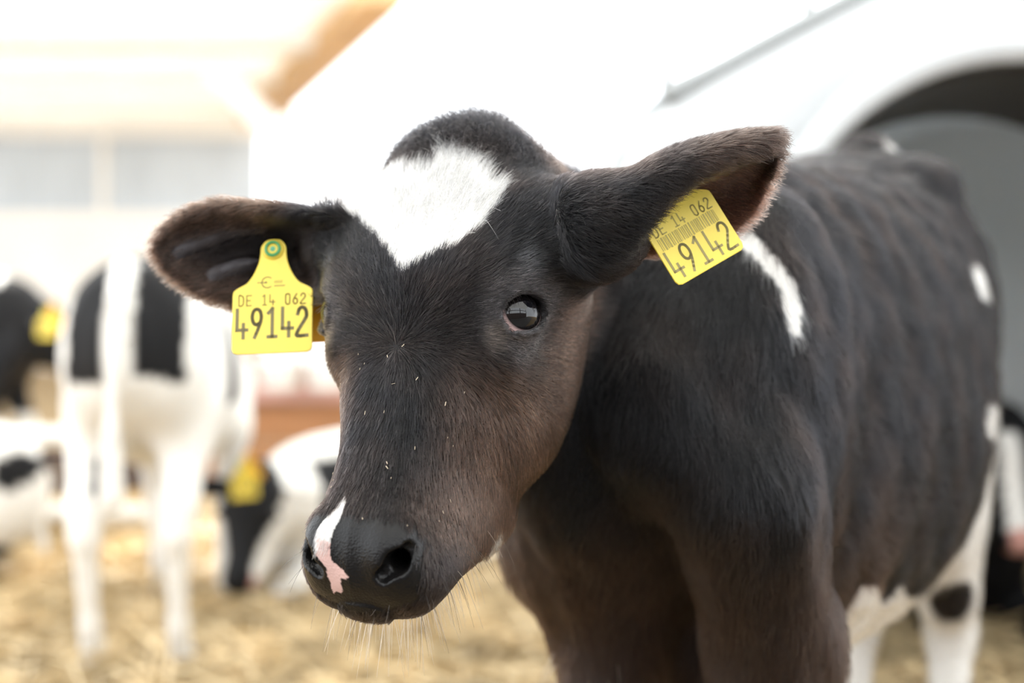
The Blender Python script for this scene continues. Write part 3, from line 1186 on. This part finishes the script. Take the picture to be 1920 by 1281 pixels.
def tag_outline():
    """Tag with a narrow neck and wide lower part; origin at the pin, y up, metres."""
    W, top, bot = .0300, .0085, -.0800
    half = [(0, top), (.0052, .0076), (.0092, .003), (.0098, -.003), (.0110, -.010), (.0145, -.0185), (.0195, -.0255), (.0255, -.0290), (W - .0008, -.0315), (W, -.0345)]
    low = [(W, bot + .004), (W - .0012, bot + .0012), (W - .004, bot)]
    h = list(catmull(np.array(half), 4)) + list(np.array(low))
    r = [np.array(p) for p in h]
    l = [np.array((-p[0], p[1])) for p in reversed(h[1:])]
    return [tuple(p) for p in r] + [tuple(p) for p in l]


def ear_tag(pin, right, up, label, barcode, stud, back_off, rear=(.009, .016)):
    x = np.array(right, float)
    x /= np.linalg.norm(x)
    y = np.array(up, float)
    y = y - x * (x @ y)
    y /= np.linalg.norm(y)
    n = np.cross(x, y)
    fr = (np.array(pin, float), x, y, n)
    root = empty('ear_tag', pin)
    tag(root, label, 'ear tag')
    V, F = plate(tag_outline(), .0014)
    p = mesh_obj('plate', to_world(V, fr), F, M_TAG, root, False)
    z = .00085
    y0, ch = (-.0675, .0215)
    if barcode:
        y0, ch = (-.0755, .0200)
    V, F = text_mesh('49142', -.0270, y0, .0082, ch, .0113, .0019 if barcode else .0026, z)
    mesh_obj('lettering', to_world(V, fr), F, M_INKF if barcode else M_INK, root, False)
    V, F = text_mesh('DE 14 062', -.0255, -.0430, .0040, .0078, .0058, .0010, z)
    mesh_obj('lettering', to_world(V, fr), F, M_INKQ if barcode else M_INKP, root, False)
    # small round emblem with an arrow and two lines of fine print
    V, F = [], []
    arc = [(-.004 + .0042 * math.cos(a), -.0255 + .0042 * math.sin(a)) for a in np.linspace(.9, 5.4, 16)]
    stroke_quads(arc, .0008, V, F, z)
    stroke_quads([(-.0115, -.0255), (-.0045, -.0255)], .0008, V, F, z)
    stroke_quads([(-.0055, -.0248), (-.0042, -.0255), (-.0055, -.0262)], .0005, V, F, z)
    for k in range(6):
        stroke_quads([(.0012 + k * .0011, -.0263), (.0016 + k * .0011, -.0243)], .0004, V, F, z)
        stroke_quads([(.0012 + k * .0014, -.0287), (.0021 + k * .0014, -.0281)], .0006, V, F, z)
    mesh_obj('emblem', to_world(V, fr), F, M_INK, root, False)
    if barcode:
        V, F = [], []
        r = random.Random(4)
        xx = -.0255
        while xx < .0245:
            wd = r.choice((.0004, .0006, .0009, .0013))
            stroke_quads([(xx + wd / 2, -.0535), (xx + wd / 2, -.0450)], wd, V, F, z)
            xx += wd + r.choice((.0006, .0008, .0011))
        mesh_obj('barcode', to_world(V, fr), F, M_INKQ, root, False)
    if stud:
        V, F = disc(.0082, .0070, .0007, .0032)
        mesh_obj('boss', to_world(V, fr), F, M_TAG, root)
        V, F = disc(.0064, .0061, .0032, .0044, 24, .0042)
        rg = mesh_obj('stud', to_world(V, fr), F, M_GREEN, root)
        V, F = disc(.0030, .0016, .0020, .0038)
        mesh_obj('stud_tip', to_world(V, fr), F, plain('stud_tip_green', (.12, .42, .25), .3), rg)
    # pin and the rear half of the tag behind the ear
    V, F = disc(.003, .003, -back_off, .0006, 12)
    mesh_obj('pin', to_world(V, fr), F, M_TAGO, root)
    if rear is None:
        return root
    V, F = plate(tag_outline(), .0014)
    fr2 = (fr[0] - n * back_off + x * rear[0] + y * rear[1], x, y, n)
    mesh_obj('rear_plate', to_world(V, fr2), F, M_TAGO, root, False)
    return root


ear_tag(at(513, 469, 1.070), (1, -.04, .045), (.02, .30, 1), 'yellow ear tag reading 49142 with green stud on the cupped ear', False, True, .034)
ear_tag(at(1222, 320, .999), (.875, .35, .485), (-.485, .12, .875), 'tilted yellow ear tag with barcode, half covered by the raised ear', True, False, .012, None)


# ================================================================== the place
def box(lo, hi, bev=0.0):
    lo, hi = np.array(lo, float), np.array(hi, float)
    bm = bmesh.new()
    bmesh.ops.create_cube(bm, size=1.0)
    for v in bm.verts:
        v.co = Vector([(lo[i] + hi[i]) / 2 + v.co[i] * (hi[i] - lo[i]) for i in range(3)])
    if bev:
        bmesh.ops.bevel(bm, geom=bm.edges[:], offset=bev, segments=2, affect='EDGES')
    V = [v.co[:] for v in bm.verts]
    bm.verts.index_update()
    F = [[v.index for v in f.verts] for f in bm.faces]
    bm.free()
    return V, F


def bar(a, b, wd, ht, bev=0.004):
    """Squared timber or profile between two points."""
    a, b = np.array(a, float), np.array(b, float)
    L = np.linalg.norm(b - a)
    z = (b - a) / L
    up = np.array([0, 0, 1.0]) if abs(z[2]) < .95 else np.array([0, 1.0, 0])
    x = np.cross(up, z)
    x /= np.linalg.norm(x)
    y = np.cross(z, x)
    V, F = box((-wd / 2, -ht / 2, 0), (wd / 2, ht / 2, L), bev)
    V = np.array(V)
    return a + V[:, :1] * x + V[:, 1:2] * y + V[:, 2:3] * z, F


def tube(pts, r, n=10):
    pts = np.array(pts, float)
    V, F = [], []
    for i, p in enumerate(pts):
        d = pts[min(i + 1, len(pts) - 1)] - pts[max(i - 1, 0)]
        d /= np.linalg.norm(d)
        up = np.array([0, 0, 1.0]) if abs(d[2]) < .9 else np.array([1.0, 0, 0])
        x = np.cross(up, d)
        x /= np.linalg.norm(x)
        y = np.cross(d, x)
        for j in range(n):
            a = 2 * PI * j / n
            V.append(p + r * (math.cos(a) * x + math.sin(a) * y))
    for i in range(len(pts) - 1):
        for j in range(n):
            F.append((i * n + j, i * n + (j + 1) % n, (i + 1) * n + (j + 1) % n, (i + 1) * n + j))
    F.append(tuple(range(n))[::-1])
    F.append(tuple((len(pts) - 1) * n + j for j in range(n)))
    return V, F


M_STRAW = plain('straw_bed', (.25, .175, .09), .8, .2, .6, 26, .9, 45)
M_STRAWP = plain('straw_stalk', (.58, .45, .26), .5, .4, .45, 7)
M_ROOF = plain('sun_block_translucent', (.82, .82, .80), .6, .3, .05, 3, trans=.55)
M_LEANTO = plain('lean_to_sheeting', (.78, .76, .72), .7, .3, .04, 3, trans=.5)
M_CREAM = plain('cream_sheeting', (.82, .80, .76), .7, .3, .05, 2)
M_WHITE = plain('white_paint', (.82, .82, .81), .5, .4, .04, 5)
M_PALEBLUE = plain('pale_blue_curtain', (.50, .55, .60), .7, .3, .08, 2, stretch=(6, 1, 1))
M_TIMBER = plain('glued_timber', (.58, .38, .19), .6, .3, .2, 4, .2, 30, stretch=(1, 1, 6))
M_BOARD = plain('brown_board', (.38, .185, .085), .55, .4, .16, 3, .15, 40, stretch=(1, 1, 8))
M_BOARDT = plain('weathered_top_board', (.42, .22, .16), .6, .35, .14, 3, .15, 40, stretch=(1, 1, 8))
M_RAIL = plain('pink_rail', (.50, .30, .27), .55, .4, .1, 4)
M_DARKBD = plain('grey_brown_board', (.125, .095, .085), .65, .3, .2, 4, .2, 40, stretch=(1, 1, 8))
M_GALV = plain('white_tube', (.80, .80, .78), .35, .5, .03, 6)
M_HUTCH = plain('white_fibreglass', (.78, .81, .83), .38, .5, .03, 4, trans=.28)
M_STEEL = plain('grey_steel', (.22, .23, .24), .45, .5, .1, 10, metal=.6)


def structure(name, V, F, mat, parent=None, smooth=False, label=None):
    o = mesh_obj(name, V, F, mat, parent, smooth)
    if parent is None:
        tag(o, label, kind='structure')
    return o


# floor: uneven straw bed
gx, gy = np.meshgrid(np.linspace(-9, 9, 150), np.linspace(-3, 16, 150), indexing='ij')
gp = np.stack([gx.ravel(), gy.ravel(), np.zeros(gx.size)], 1)
gp[:, 2] = -.012 + .010 * wobble(gp, 3.0, 31) + .006 * wobble(gp, 9.0, 32)
gf = [(i * 150 + j, (i + 1) * 150 + j, (i + 1) * 150 + j + 1, i * 150 + j + 1) for i in range(149) for j in range(149)]
structure('floor', gp, gf, M_STRAW, None, True)
V, F = box((-6, -2.6, -.02), (6, .55, .035), .01)  # dark slab added out of view to cut warm bounce light
structure('floor_bounce_cut', V, F, plain('dark_bounce_slab', (.10, .098, .095), .7, .3, .2, 6, .3, 50))

# loose straw
SV, SF = [], []
n = 20000
yy = 1.7 + 5.5 * RNG.random(n) ** 1.3
xx = (RNG.random(n) * 2 - 1) * (.42 * yy + .25)
for k in range(n):
    L, r, a = RNG.uniform(.06, .20), RNG.uniform(.002, .0045), RNG.uniform(0, PI)
    t = RNG.normal(0, .16)
    c = np.array([xx[k], yy[k], RNG.uniform(.0, .018) + abs(math.sin(t)) * L * .5])
    d = np.array([math.cos(a) * math.cos(t), math.sin(a) * math.cos(t), math.sin(t)])
    s1 = np.array([-math.sin(a), math.cos(a), 0]) * r
    u1 = np.array([0, 0, r])
    i = len(SV)
    for e in (-L / 2, L / 2):
        SV += [c + d * e + s1, c + d * e - s1 * .5 + u1, c + d * e - s1 * .5 - u1]
    SF += [(i, i + 1, i + 4, i + 3), (i + 1, i + 2, i + 5, i + 4), (i + 2, i, i + 3, i + 5)]
straw = mesh_obj('straw', SV, SF, M_STRAWP, None, False)
tag(straw, 'loose golden straw strewn over the barn floor', 'straw', kind='stuff')

# translucent roof added out of view: blocks the sun, softens the top light
RV, RF = [], []
for i in range(81):
    x = -3.2 + 7.4 * i / 80
    z = 2.75 + .02 * math.sin(i * PI / 2)
    RV += [(x, -2.4, z + .35), (x, 5.6, z)]
for i in range(80):
    RF.append((2 * i, 2 * i + 1, 2 * i + 3, 2 * i + 2))
structure('ceiling_sun_block', RV, RF, M_ROOF)

# solid wall behind the photographer, open above head height
for k, (x0, x1) in enumerate(((-4.2, -1.2), (-1.2, 1.6), (1.6, 4.6))):
    V, F = box((x0, -2.6, 0), (x1, -2.5, 1.45))
    structure('wall_front_%d' % (k + 1), V, F, M_DARKBD)
for k, x in enumerate((-4.2, -1.2, 1.6, 4.6)):
    V, F = bar((x, -2.55, 0), (x, -2.55, 3.1), .16, .16)
    structure('beam_%d' % (k + 20), V, F, M_DARKBD)
V, F = bar((-4.3, -2.55, 2.3), (4.7, -2.55, 2.3), .10, .14)
structure('beam_24', V, F, M_DARKBD)

# far lean-to: roof underside with purlins, wall, window strip, timbers
A, Bq, Cq, Dq = np.array([-9, 12.2, 2.12]), at(480, 214, 12.2), at(690, -10, 8.2), np.array([-9, 8.2, 2.44])
th = np.array([0, 0, .05])
structure('ceiling_lean_to', [A, Bq, Cq, Dq, A + th, Bq + th, Cq + th, Dq + th], [(0, 1, 2, 3), (7, 6, 5, 4), (0, 4, 5, 1), (1, 5, 6, 2), (2, 6, 7, 3), (3, 7, 4, 0)], M_LEANTO)
for k, f in enumerate((.03, .22, .45, .72)):
    p, q = A + (Dq - A) * f, Bq + (Cq - Bq) * f
    V, F = bar(p - [0, 0, .05], q - [.1, 0, .05], .09, .09)
    structure('beam_%d' % (k + 1), V, F, M_CREAM)
V, F = bar(at(480, 208, 12.0), at(720, -40, 8.0), .26, .30, .01)
structure('beam_5', V, F, M_TIMBER)
V, F = bar(at(-200, 76, 9.2), at(655, 76, 9.2), .11, .10)
structure('beam_6', V, F, M_WHITE)
V, F = bar(at(350, 76, 9.3), at(660, 396, 9.3), .11, .15)
structure('beam_7', V, F, M_WHITE)
for k, x in enumerate((545, 592)):
    V, F = bar(at(x, 1000, 11.9) * [1, 1, 0], at(x, 190, 11.9), .08, .08)
    structure('beam_%d' % (k + 8), V, F, M_CREAM)
V, F = box((-9, 12.2, 0), (at(486, 0, 12.2)[0], 12.35, 1.34))
structure('wall_back', V, F, M_CREAM)
V, F = box((-9, 12.2, 1.99), (at(486, 0, 12.2)[0], 12.35, 2.16))
structure('wall_back_top', V, F, M_CREAM)
wn = tag(empty('window_1', (-5.6, 12.25, 1.34)), 'long pale blue wind curtain in the far barn wall', kind='structure')
for k in range(5):
    xa = -9 + k * 1.37
    V, F = box((xa + .03, 12.26, 1.34), (min(xa + 1.34, at(484, 0, 12.2)[0]), 12.29, 1.99))
    mesh_obj('curtain_panel', V, F, M_PALEBLUE, wn, False)
    V, F = box((xa - .03, 12.22, 1.34), (xa + .03, 12.30, 1.99))
    mesh_obj('mullion', V, F, M_CREAM, wn, False)

# timber barrier along the back of the pen
def barrier(x0, x1, y, parts, label, mats, posts):
    r = empty('pen_barrier', ((x0 + x1) / 2, y, 0))
    tag(r, label, 'barrier')
    for (z0, z1, nm, dy), m in zip(parts, mats):
        V, F = box((x0, y - dy, z0), (x1, y + .03, z1), .006)
        mesh_obj(nm, V, F, m, r, False)
    for px in posts:
        V, F = box((px - .045, y + .03, 0), (px + .045, y + .12, .62), .006)
        mesh_obj('post', V, F, mats[0], r, False)
    return r


barrier(-1.16, 1.6, 5.0, [(.035, .18, 'plank', 0), (.185, .325, 'plank', 0), (.33, .385, 'rail', .05), (.39, .515, 'plank', 0)],
        'brown board barrier with a pale pink rail behind the lying calf', [M_BOARD, M_BOARD, M_RAIL, M_BOARDT], (-1.1, .2, 1.5))
barrier(-3.4, -1.25, 4.85, [(.0, .09, 'plank', 0), (.095, .185, 'plank', 0)], 'low dark grey-brown kick boards behind the white pipe fence', [M_DARKBD, M_DARKBD], (-3.3, -2.2, -1.3))

# white tubular gate on the left
gt = tag(empty('pipe_fence', (-1.9, 4.2, 0)), 'low white two-pipe fence in front of the dark boards', 'fence')
for z in (.065, .295):
    V, F = tube([(-3.0, 4.2, z), (-1.02, 4.2, z)], .026)
    mesh_obj('rail', V, F, M_GALV, gt)
for x in (-3.0, -2.0, -1.02):
    V, F = tube([(x, 4.2, 0), (x, 4.2, .34)], .026)
    mesh_obj('upright', V, F, M_GALV, gt)

# pale buckets hooked on the barrier rail
for k, (x, lb) in enumerate(((525, 'pale plastic bucket on the pink rail, nearer the standing calf'), (612, 'pale plastic bucket on the pink rail, nearer the black muzzle'))):
    c = at(x, 712, 4.84)
    bk = empty('bucket', (c[0], c[1], .387))
    tag(bk, lb, 'bucket', 'buckets on the barrier rail')
    V, F = disc(.060, .078, .387, .50, 20, .072)
    mesh_obj('tub', np.array(V) + [c[0], c[1], 0], F, plain('bucket_plastic', (.62, .63, .62), .5), bk)
    V, F = tube([(c[0] + .077 * math.cos(a), c[1] + .05 * math.sin(a), .48 + .06 * math.sin(a)) for a in np.linspace(0, PI, 12)], .004, 6)
    mesh_obj('handle', V, F, M_STEEL, bk)


# ------------------------------------------------------------------ calf hutch on the right
def hutch():
    y0, y1 = 2.35, 3.75
    xc = 1.26                                    # middle of the hutch
    prof = [(.16, 0), (.13, .45), (.14, .80), (.21, 1.01), (.36, 1.105), (.61, 1.235), (.95, 1.40), (xc, 1.46)]
    half = catmull(np.array(prof), 6)
    full = np.vstack([half, np.c_[2 * xc - half[-2::-1, 0], half[-2::-1, 1]]])
    root = empty('calf_hutch', (xc, (y0 + y1) / 2, 0))
    tag(root, 'white fibreglass calf hutch with arched entrance behind the black calf', 'hutch')
    # shell: outer skin front to back, closed behind, with thickness
    rows = [(y0, 1.0), (y0 + .04, 1.0), (y0 + .5, 1.0), (y1 - .3, .98), (y1 - .1, .93), (y1, .80)]
    V, F = [], []
    n = len(full)
    for y, sc in rows:
        for x, z in full:
            V.append((xc + (x - xc) * sc, y, z * sc))
    for r in range(len(rows) - 1):
        for j in range(n - 1):
            F.append((r * n + j, (r + 1) * n + j, (r + 1) * n + j + 1, r * n + j + 1))
    F.append(tuple((len(rows) - 1) * n + j for j in range(n)))
    sh = mesh_obj('shell', V, F, M_HUTCH, root)
    md = sh.modifiers.new('thickness', 'SOLIDIFY')
    md.thickness = .012
    # front wall with the arch cut out
    ax, aw, az = 1.075, .70 / 2, 1.10                 # arch middle, half width, crown height
    ax = at(1905, 0, y0)[0]
    aw = .415
    arch = [(ax - aw, 0.0)] + [(ax - aw * math.cos(t), (1.112 - aw * .98) + aw * .98 * math.sin(t)) for t in np.linspace(0, PI, 29)] + [(ax + aw, 0.0)]
    arch = np.array(arch)
    seg = np.r_[0, np.cumsum(np.linalg.norm(np.diff(full, axis=0), axis=1))]
    m = len(arch)
    t = np.linspace(0, 1, m)
    outer = np.stack([np.interp(t * seg[-1], seg, full[:, i]) for i in (0, 1)], 1)
    V, F = [], []
    steps = [0, .15, .5, .85, 1.0]
    for k in steps:
        for j in range(m):
            p = outer[j] * (1 - k) + arch[j] * k
            V.append((p[0], y0 - .05 * math.sin(PI * k) * .6, p[1]))
    for r in range(len(steps) - 1):
        for j in range(m - 1):
            F.append((r * m + j, r * m + j + 1, (r + 1) * m + j + 1, (r + 1) * m + j))
    fw = mesh_obj('front_wall', V, F, M_HUTCH, root)
    md = fw.modifiers.new('thickness', 'SOLIDIFY')
    md.thickness = .010
    # entrance collar: short tunnel with a rolled lip
    V, F = [], []
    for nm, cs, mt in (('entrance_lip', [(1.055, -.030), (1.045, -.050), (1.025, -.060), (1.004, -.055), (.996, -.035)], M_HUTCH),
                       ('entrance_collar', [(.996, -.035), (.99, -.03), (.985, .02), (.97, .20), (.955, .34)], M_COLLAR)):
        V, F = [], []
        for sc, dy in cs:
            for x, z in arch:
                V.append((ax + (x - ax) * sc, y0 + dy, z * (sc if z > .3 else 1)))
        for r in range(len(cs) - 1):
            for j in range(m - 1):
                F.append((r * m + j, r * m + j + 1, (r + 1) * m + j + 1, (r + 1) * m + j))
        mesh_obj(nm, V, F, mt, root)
    # grey bead for the rim's shading along the shoulder and a stay rod
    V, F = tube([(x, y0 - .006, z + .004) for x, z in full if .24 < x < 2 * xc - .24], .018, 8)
    mesh_obj('edge_shade_bead', V, F, M_BEAD, root)
    V, F = tube([at(1252, 165, y0 + .05), at(1208, -30, y0 + .1)], .009, 8)
    mesh_obj('stay_rod', V, F, M_COLLAR, root)
    V, F = tube([at(1516, 30, y0 + .05), at(1506, -60, y0 + .1)], .010, 8)
    mesh_obj('stay_rod', V, F, M_STEEL, root)
    return root


M_BEAD = plain('edge_shade_grey', (.34, .36, .37), .5, .4)  # grey stands in for the shading along the hutch rim
M_COLLAR = plain('dark_tunnel_shade_and_rod', (.045, .045, .045), .5, .4, .1, 8)  # shade of the entrance tunnel put into the colour; one rod shares it
HUTCH = hutch()


# ------------------------------------------------------------------ the other calves
def other_calf(label, front, heading, scale, lying, head_c, head_yaw, head_pitch, coat, h=.013, group=None):
    """front: ground point below the chest; heading: direction it faces; head_c: middle of the forehead in world space."""
    a = np.array([-heading[0], -heading[1], 0.0])
    a /= np.linalg.norm(a)                                   # front -> rear
    lf = np.array([-a[1], a[0], 0.0]) * -1.0
    lf = np.cross([0, 0, 1.0], -a)                           # to its left
    o = np.array([front[0], front[1], 0.0])
    dz = -.43 if lying else 0.0

    def P(s, t, z):
        return o + (a * s + lf * t + np.array([0, 0, max(z + dz, .02) if lying else z])) * scale

    TR = [(-.015, .70, .575, .045, .64), (.02, .745, .525, .095, .63), (.08, .80, .475, .125, .62), (.17, .850, .43, .145, .62), (.30, .862, .40, .155, .61),
          (.46, .868, .395, .176, .60), (.60, .885, .42, .178, .62), (.72, .908, .47, .164, .68), (.82, .905, .52, .152, .70), (.91, .880, .56, .125, .70), (.955, .83, .60, .075, .70)]
    adds = [trunk_loft(TR, P, .05)]
    yw, pt = math.radians(head_yaw), math.radians(head_pitch)
    fh = np.array([-math.sin(yw), -math.cos(yw), 0])
    L = math.cos(pt) * fh - math.sin(pt) * np.array([0, 0, 1.0])
    D = math.sin(pt) * fh + math.cos(pt) * np.array([0, 0, 1.0])
    W = np.array([math.cos(yw), -math.sin(yw), 0])
    M = np.stack([W, L, D])
    hc = np.asarray(head_c, float)

    def H(w, l, d):
        return hc + np.array([w, l, d]) @ M * scale

    adds.append(Loft([[H(w, l, d) for w, d in ring_half(half, 0, 14)] for l, half in HEAD_SECTIONS], 3, .02))
    base = H(0, -.06, -.09)
    sh = P(.10, 0, .70)
    mid = (base + sh) / 2 + np.array([0, 0, -.01])
    adds += [Cone(base, mid, .065 * scale, .095 * scale, .05), Cone(mid, sh, .095 * scale, .125 * scale, .06)]
    for sg in (1, -1):
        adds.append(Ell(H(sg * .135, -.085, -.035), np.stack([(W * .95 + D * .1 * sg), L, D]), (.062 * scale, .036 * scale, .016 * scale), .012))
        if lying:
            adds += [Cone(P(.10, sg * .10, .50), P(-.06, sg * .11, .44), .05 * scale, .036 * scale, .03), Cone(P(-.06, sg * .11, .43), P(.10, sg * .13, .40), .034 * scale, .026 * scale, .02)]
            adds += [Cone(P(.74, sg * .12, .56), P(.52, sg * .20, .44), .095 * scale, .05 * scale, .05), Cone(P(.52, sg * .20, .43), P(.74, sg * .23, .40), .045 * scale, .028 * scale, .03)]
        else:
            ds = -.05 if sg > 0 else .03
            adds += [Cone(P(.05, sg * .105, .585), P(.13, sg * .108, .46), .055 * scale, .05 * scale, .04), Cone(P(.13, sg * .108, .47), P(.10 + ds, sg * .098, .27), .05 * scale, .031 * scale, .03),
                     Cone(P(.10 + ds, sg * .098, .27), P(.105 + ds, sg * .095, .10), .033 * scale, .021 * scale, .02), Cone(P(.105 + ds, sg * .095, .10), P(.08 + ds, sg * .095, .026), .022 * scale, .030 * scale, .02)]
            adds += [Ell(P(.79, sg * .085, .66), np.stack([lf, a, [0, 0, 1.0]]), np.array((.065, .11, .17)) * scale, .05), Cone(P(.74, sg * .10, .56), P(.85, sg * .10, .36), .075 * scale, .036 * scale, .04),
                     Cone(P(.85, sg * .10, .37), P(.87, sg * .098, .30), .036 * scale, .031 * scale, .03), Cone(P(.87, sg * .098, .31), P(.83, sg * .095, .10), .031 * scale, .022 * scale, .02),
                     Cone(P(.83, sg * .095, .10), P(.80, sg * .095, .026), .023 * scale, .032 * scale, .02)]
    if lying:
        adds += [Cone(P(.93, 0, .80), P(.99, .02, .55), .02 * scale, .014 * scale, .02)]
    else:
        adds += [Cone(P(.92, 0, .88), P(1.0, 0, .82), .026 * scale, .018 * scale, .03), Cone(P(1.0, 0, .82), P(1.01, .01, .55), .018 * scale, .014 * scale, .015), Cone(P(1.01, .01, .55), P(1.0, .01, .40), .02 * scale, .028 * scale, .015)]
    V, F = surface(Body(adds), h)
    V = relax(V, F, 1)
    r = (V - o) / scale
    loc = np.stack([r @ a, r @ lf, r[:, 2] - dz], 1)
    hd = ((V - hc) / scale) @ M.T
    wh = coat(loc, hd, .012 * wobble(V, 16, 77))
    col = np.where(wh[:, None], WHITE, BLACK * 1.2)
    pad = (hd[:, 1] > .160) & (hd[:, 2] > -.06) & (hd[:, 1] < .23) & (np.abs(hd[:, 0]) < .06)
    col[pad] = np.where(wh[pad][:, None], np.array([.55, .30, .26]), BLACK)
    # front point of the calf as its own origin
    root = coat_mesh('calf', V, F, M_BGCOAT, col)
    tag(root, label, 'calf', group)
    for sg in (1, -1):
        V2, F2 = [], []
        c = H(sg * .074, -.004, -.006)
        for i in range(9):
            for j in range(12):
                th, ph = PI * i / 8, 2 * PI * j / 12
                V2.append(c + .017 * scale * np.array([math.sin(th) * math.cos(ph), math.sin(th) * math.sin(ph), math.cos(th)]))
        for i in range(8):
            for j in range(12):
                F2.append((i * 12 + j, (i + 1) * 12 + j, (i + 1) * 12 + (j + 1) % 12, i * 12 + (j + 1) % 12))
        mesh_obj('eye', V2, F2, M_DARKEYE, root)
    return H


M_DARKEYE = plain('dark_eye', (.008, .006, .006), .08, .6)
OTHERS = 'other calves in the pen'


def coat_standing(q, hd, wb):
    s, t, z = q.T
    rump = (s > .74) & (z > .66 - .25 * np.abs(t + .02) + wb) & (np.abs(t) < .125) & ~((np.abs(t) < .028) & (s > .88))
    side = (t < -.15) & (s > .45) & (s < .62) & (z > .56) & (z < .78)
    leg = (np.abs(z - .43) < .05) & (t > .02) & (t < .085) & (s > .78) & (s < .88)
    head = (hd[:, 1] > -.2) & (hd[:, 2] > -.2) & (np.abs(hd[:, 0]) < .2) & (s < -.05)
    return ~(rump | side | leg | head)


hx = (228 - 960) / FPX * 2.62
hdg = np.array([math.sin(math.radians(-3)), math.cos(math.radians(-3))])
fr_ = np.array([hx, 2.62]) + hdg * .955 * .88
other_calf('white calf with black rump patches standing with its back to us', fr_, hdg, .88, False, np.array([fr_[0] - .02, fr_[1] + .26, .66]), 185, 45, coat_standing, group=OTHERS)


def coat_black(q, hd, wb):
    s, t, z = q.T
    return (z < .35) | ((s > .45) & (z > .5)) | ((s > .10) & (s < .25) & (z > .80))


poll = at(118, 625, 4.5)
Hn = other_calf('black-headed calf at the picture edge behind the standing white calf', (-1.50, 4.5), (1, .03), .92, False, poll + np.array([.06, 0, .0]), -88, 38, coat_black, group=OTHERS)
ear_tag(at(90, 583, 4.30), (1, -.1, 0), (0, .1, 1), 'yellow ear tag on the black-headed calf at the picture edge', False, True, .02)


def coat_lying(q, hd, wb):
    s, t, z = q.T
    hm = (hd[:, 1] > -.17) & (hd[:, 2] > -.17) & (s < .02)
    black = hm & ~((hd[:, 0] > .035) & (hd[:, 2] < -.02)) | ((s > .04) & (s < .26) & (z > .62 + wb) & (z < .80)) | ((s > .30) & (s < .55) & (z > .5) & (z < .70))
    return ~black


fr_ = at(515, 1000, 3.45)[:2]
hp = at(462, 965, 3.22)
Hn = other_calf('white calf with black face lying on straw by the brown boards', fr_, (-.62, -.78), .86, True, hp, 12, 62, coat_lying, group=OTHERS)
ear_tag(at(455, 868, 3.22), (1, .0, .1), (-.1, .2, 1), 'yellow ear tag on the calf lying by the brown boards', False, True, .02)


def coat_low(q, hd, wb):
    s, t, z = q.T
    sp = (((s - .86) / .05) ** 2 + ((z - .52) / .06) ** 2 < 1) | (((s - .93) / .05) ** 2 + ((z - .78) / .05) ** 2 < 1)
    return ~(sp | ((s > .2) & (s < .5) & (z > .6)))


rp = at(80, 1000, 3.42)[:2]
other_calf('white calf lying low at the picture edge with black spots', (rp[0] - .84, rp[1] + .1), (-1, .1), .86, True, np.array([rp[0] - 1.05, rp[1] + .05, .42]), 80, 45, coat_low, group=OTHERS)


def coat_pale(q, hd, wb):
    return ~((q[:, 0] > .3) & (q[:, 2] > .6)) & ~((hd[:, 0] < -.05) & (hd[:, 1] < .05))


hp = at(-8, 872, 3.95)
Hn = other_calf('pale-faced calf lying at the picture edge in front of the dark boards', (hp[0] - .20, 3.90), (1, 0), .84, True, hp, -70, 45, coat_pale, group=OTHERS)
ear_tag(at(22, 882, 3.82), (1, .0, .05), (0, .2, 1), 'yellow ear tag on the pale-faced calf by the dark boards', False, True, .02)


def coat_blaze(q, hd, wb):
    return ((np.abs(hd[:, 0] + .004) < .022) & (hd[:, 2] > -.05) & (hd[:, 1] > -.06) & (hd[:, 1] < .25)) | ((q[:, 2] < .45) & (q[:, 0] > .3))


hp = at(1893, 868, 2.75)
other_calf('black calf with white blaze and pink nose lying inside the hutch', (hp[0] + .02, 2.95), (-.05, -1), .86, True, hp, 4, 58, coat_blaze, group=OTHERS)
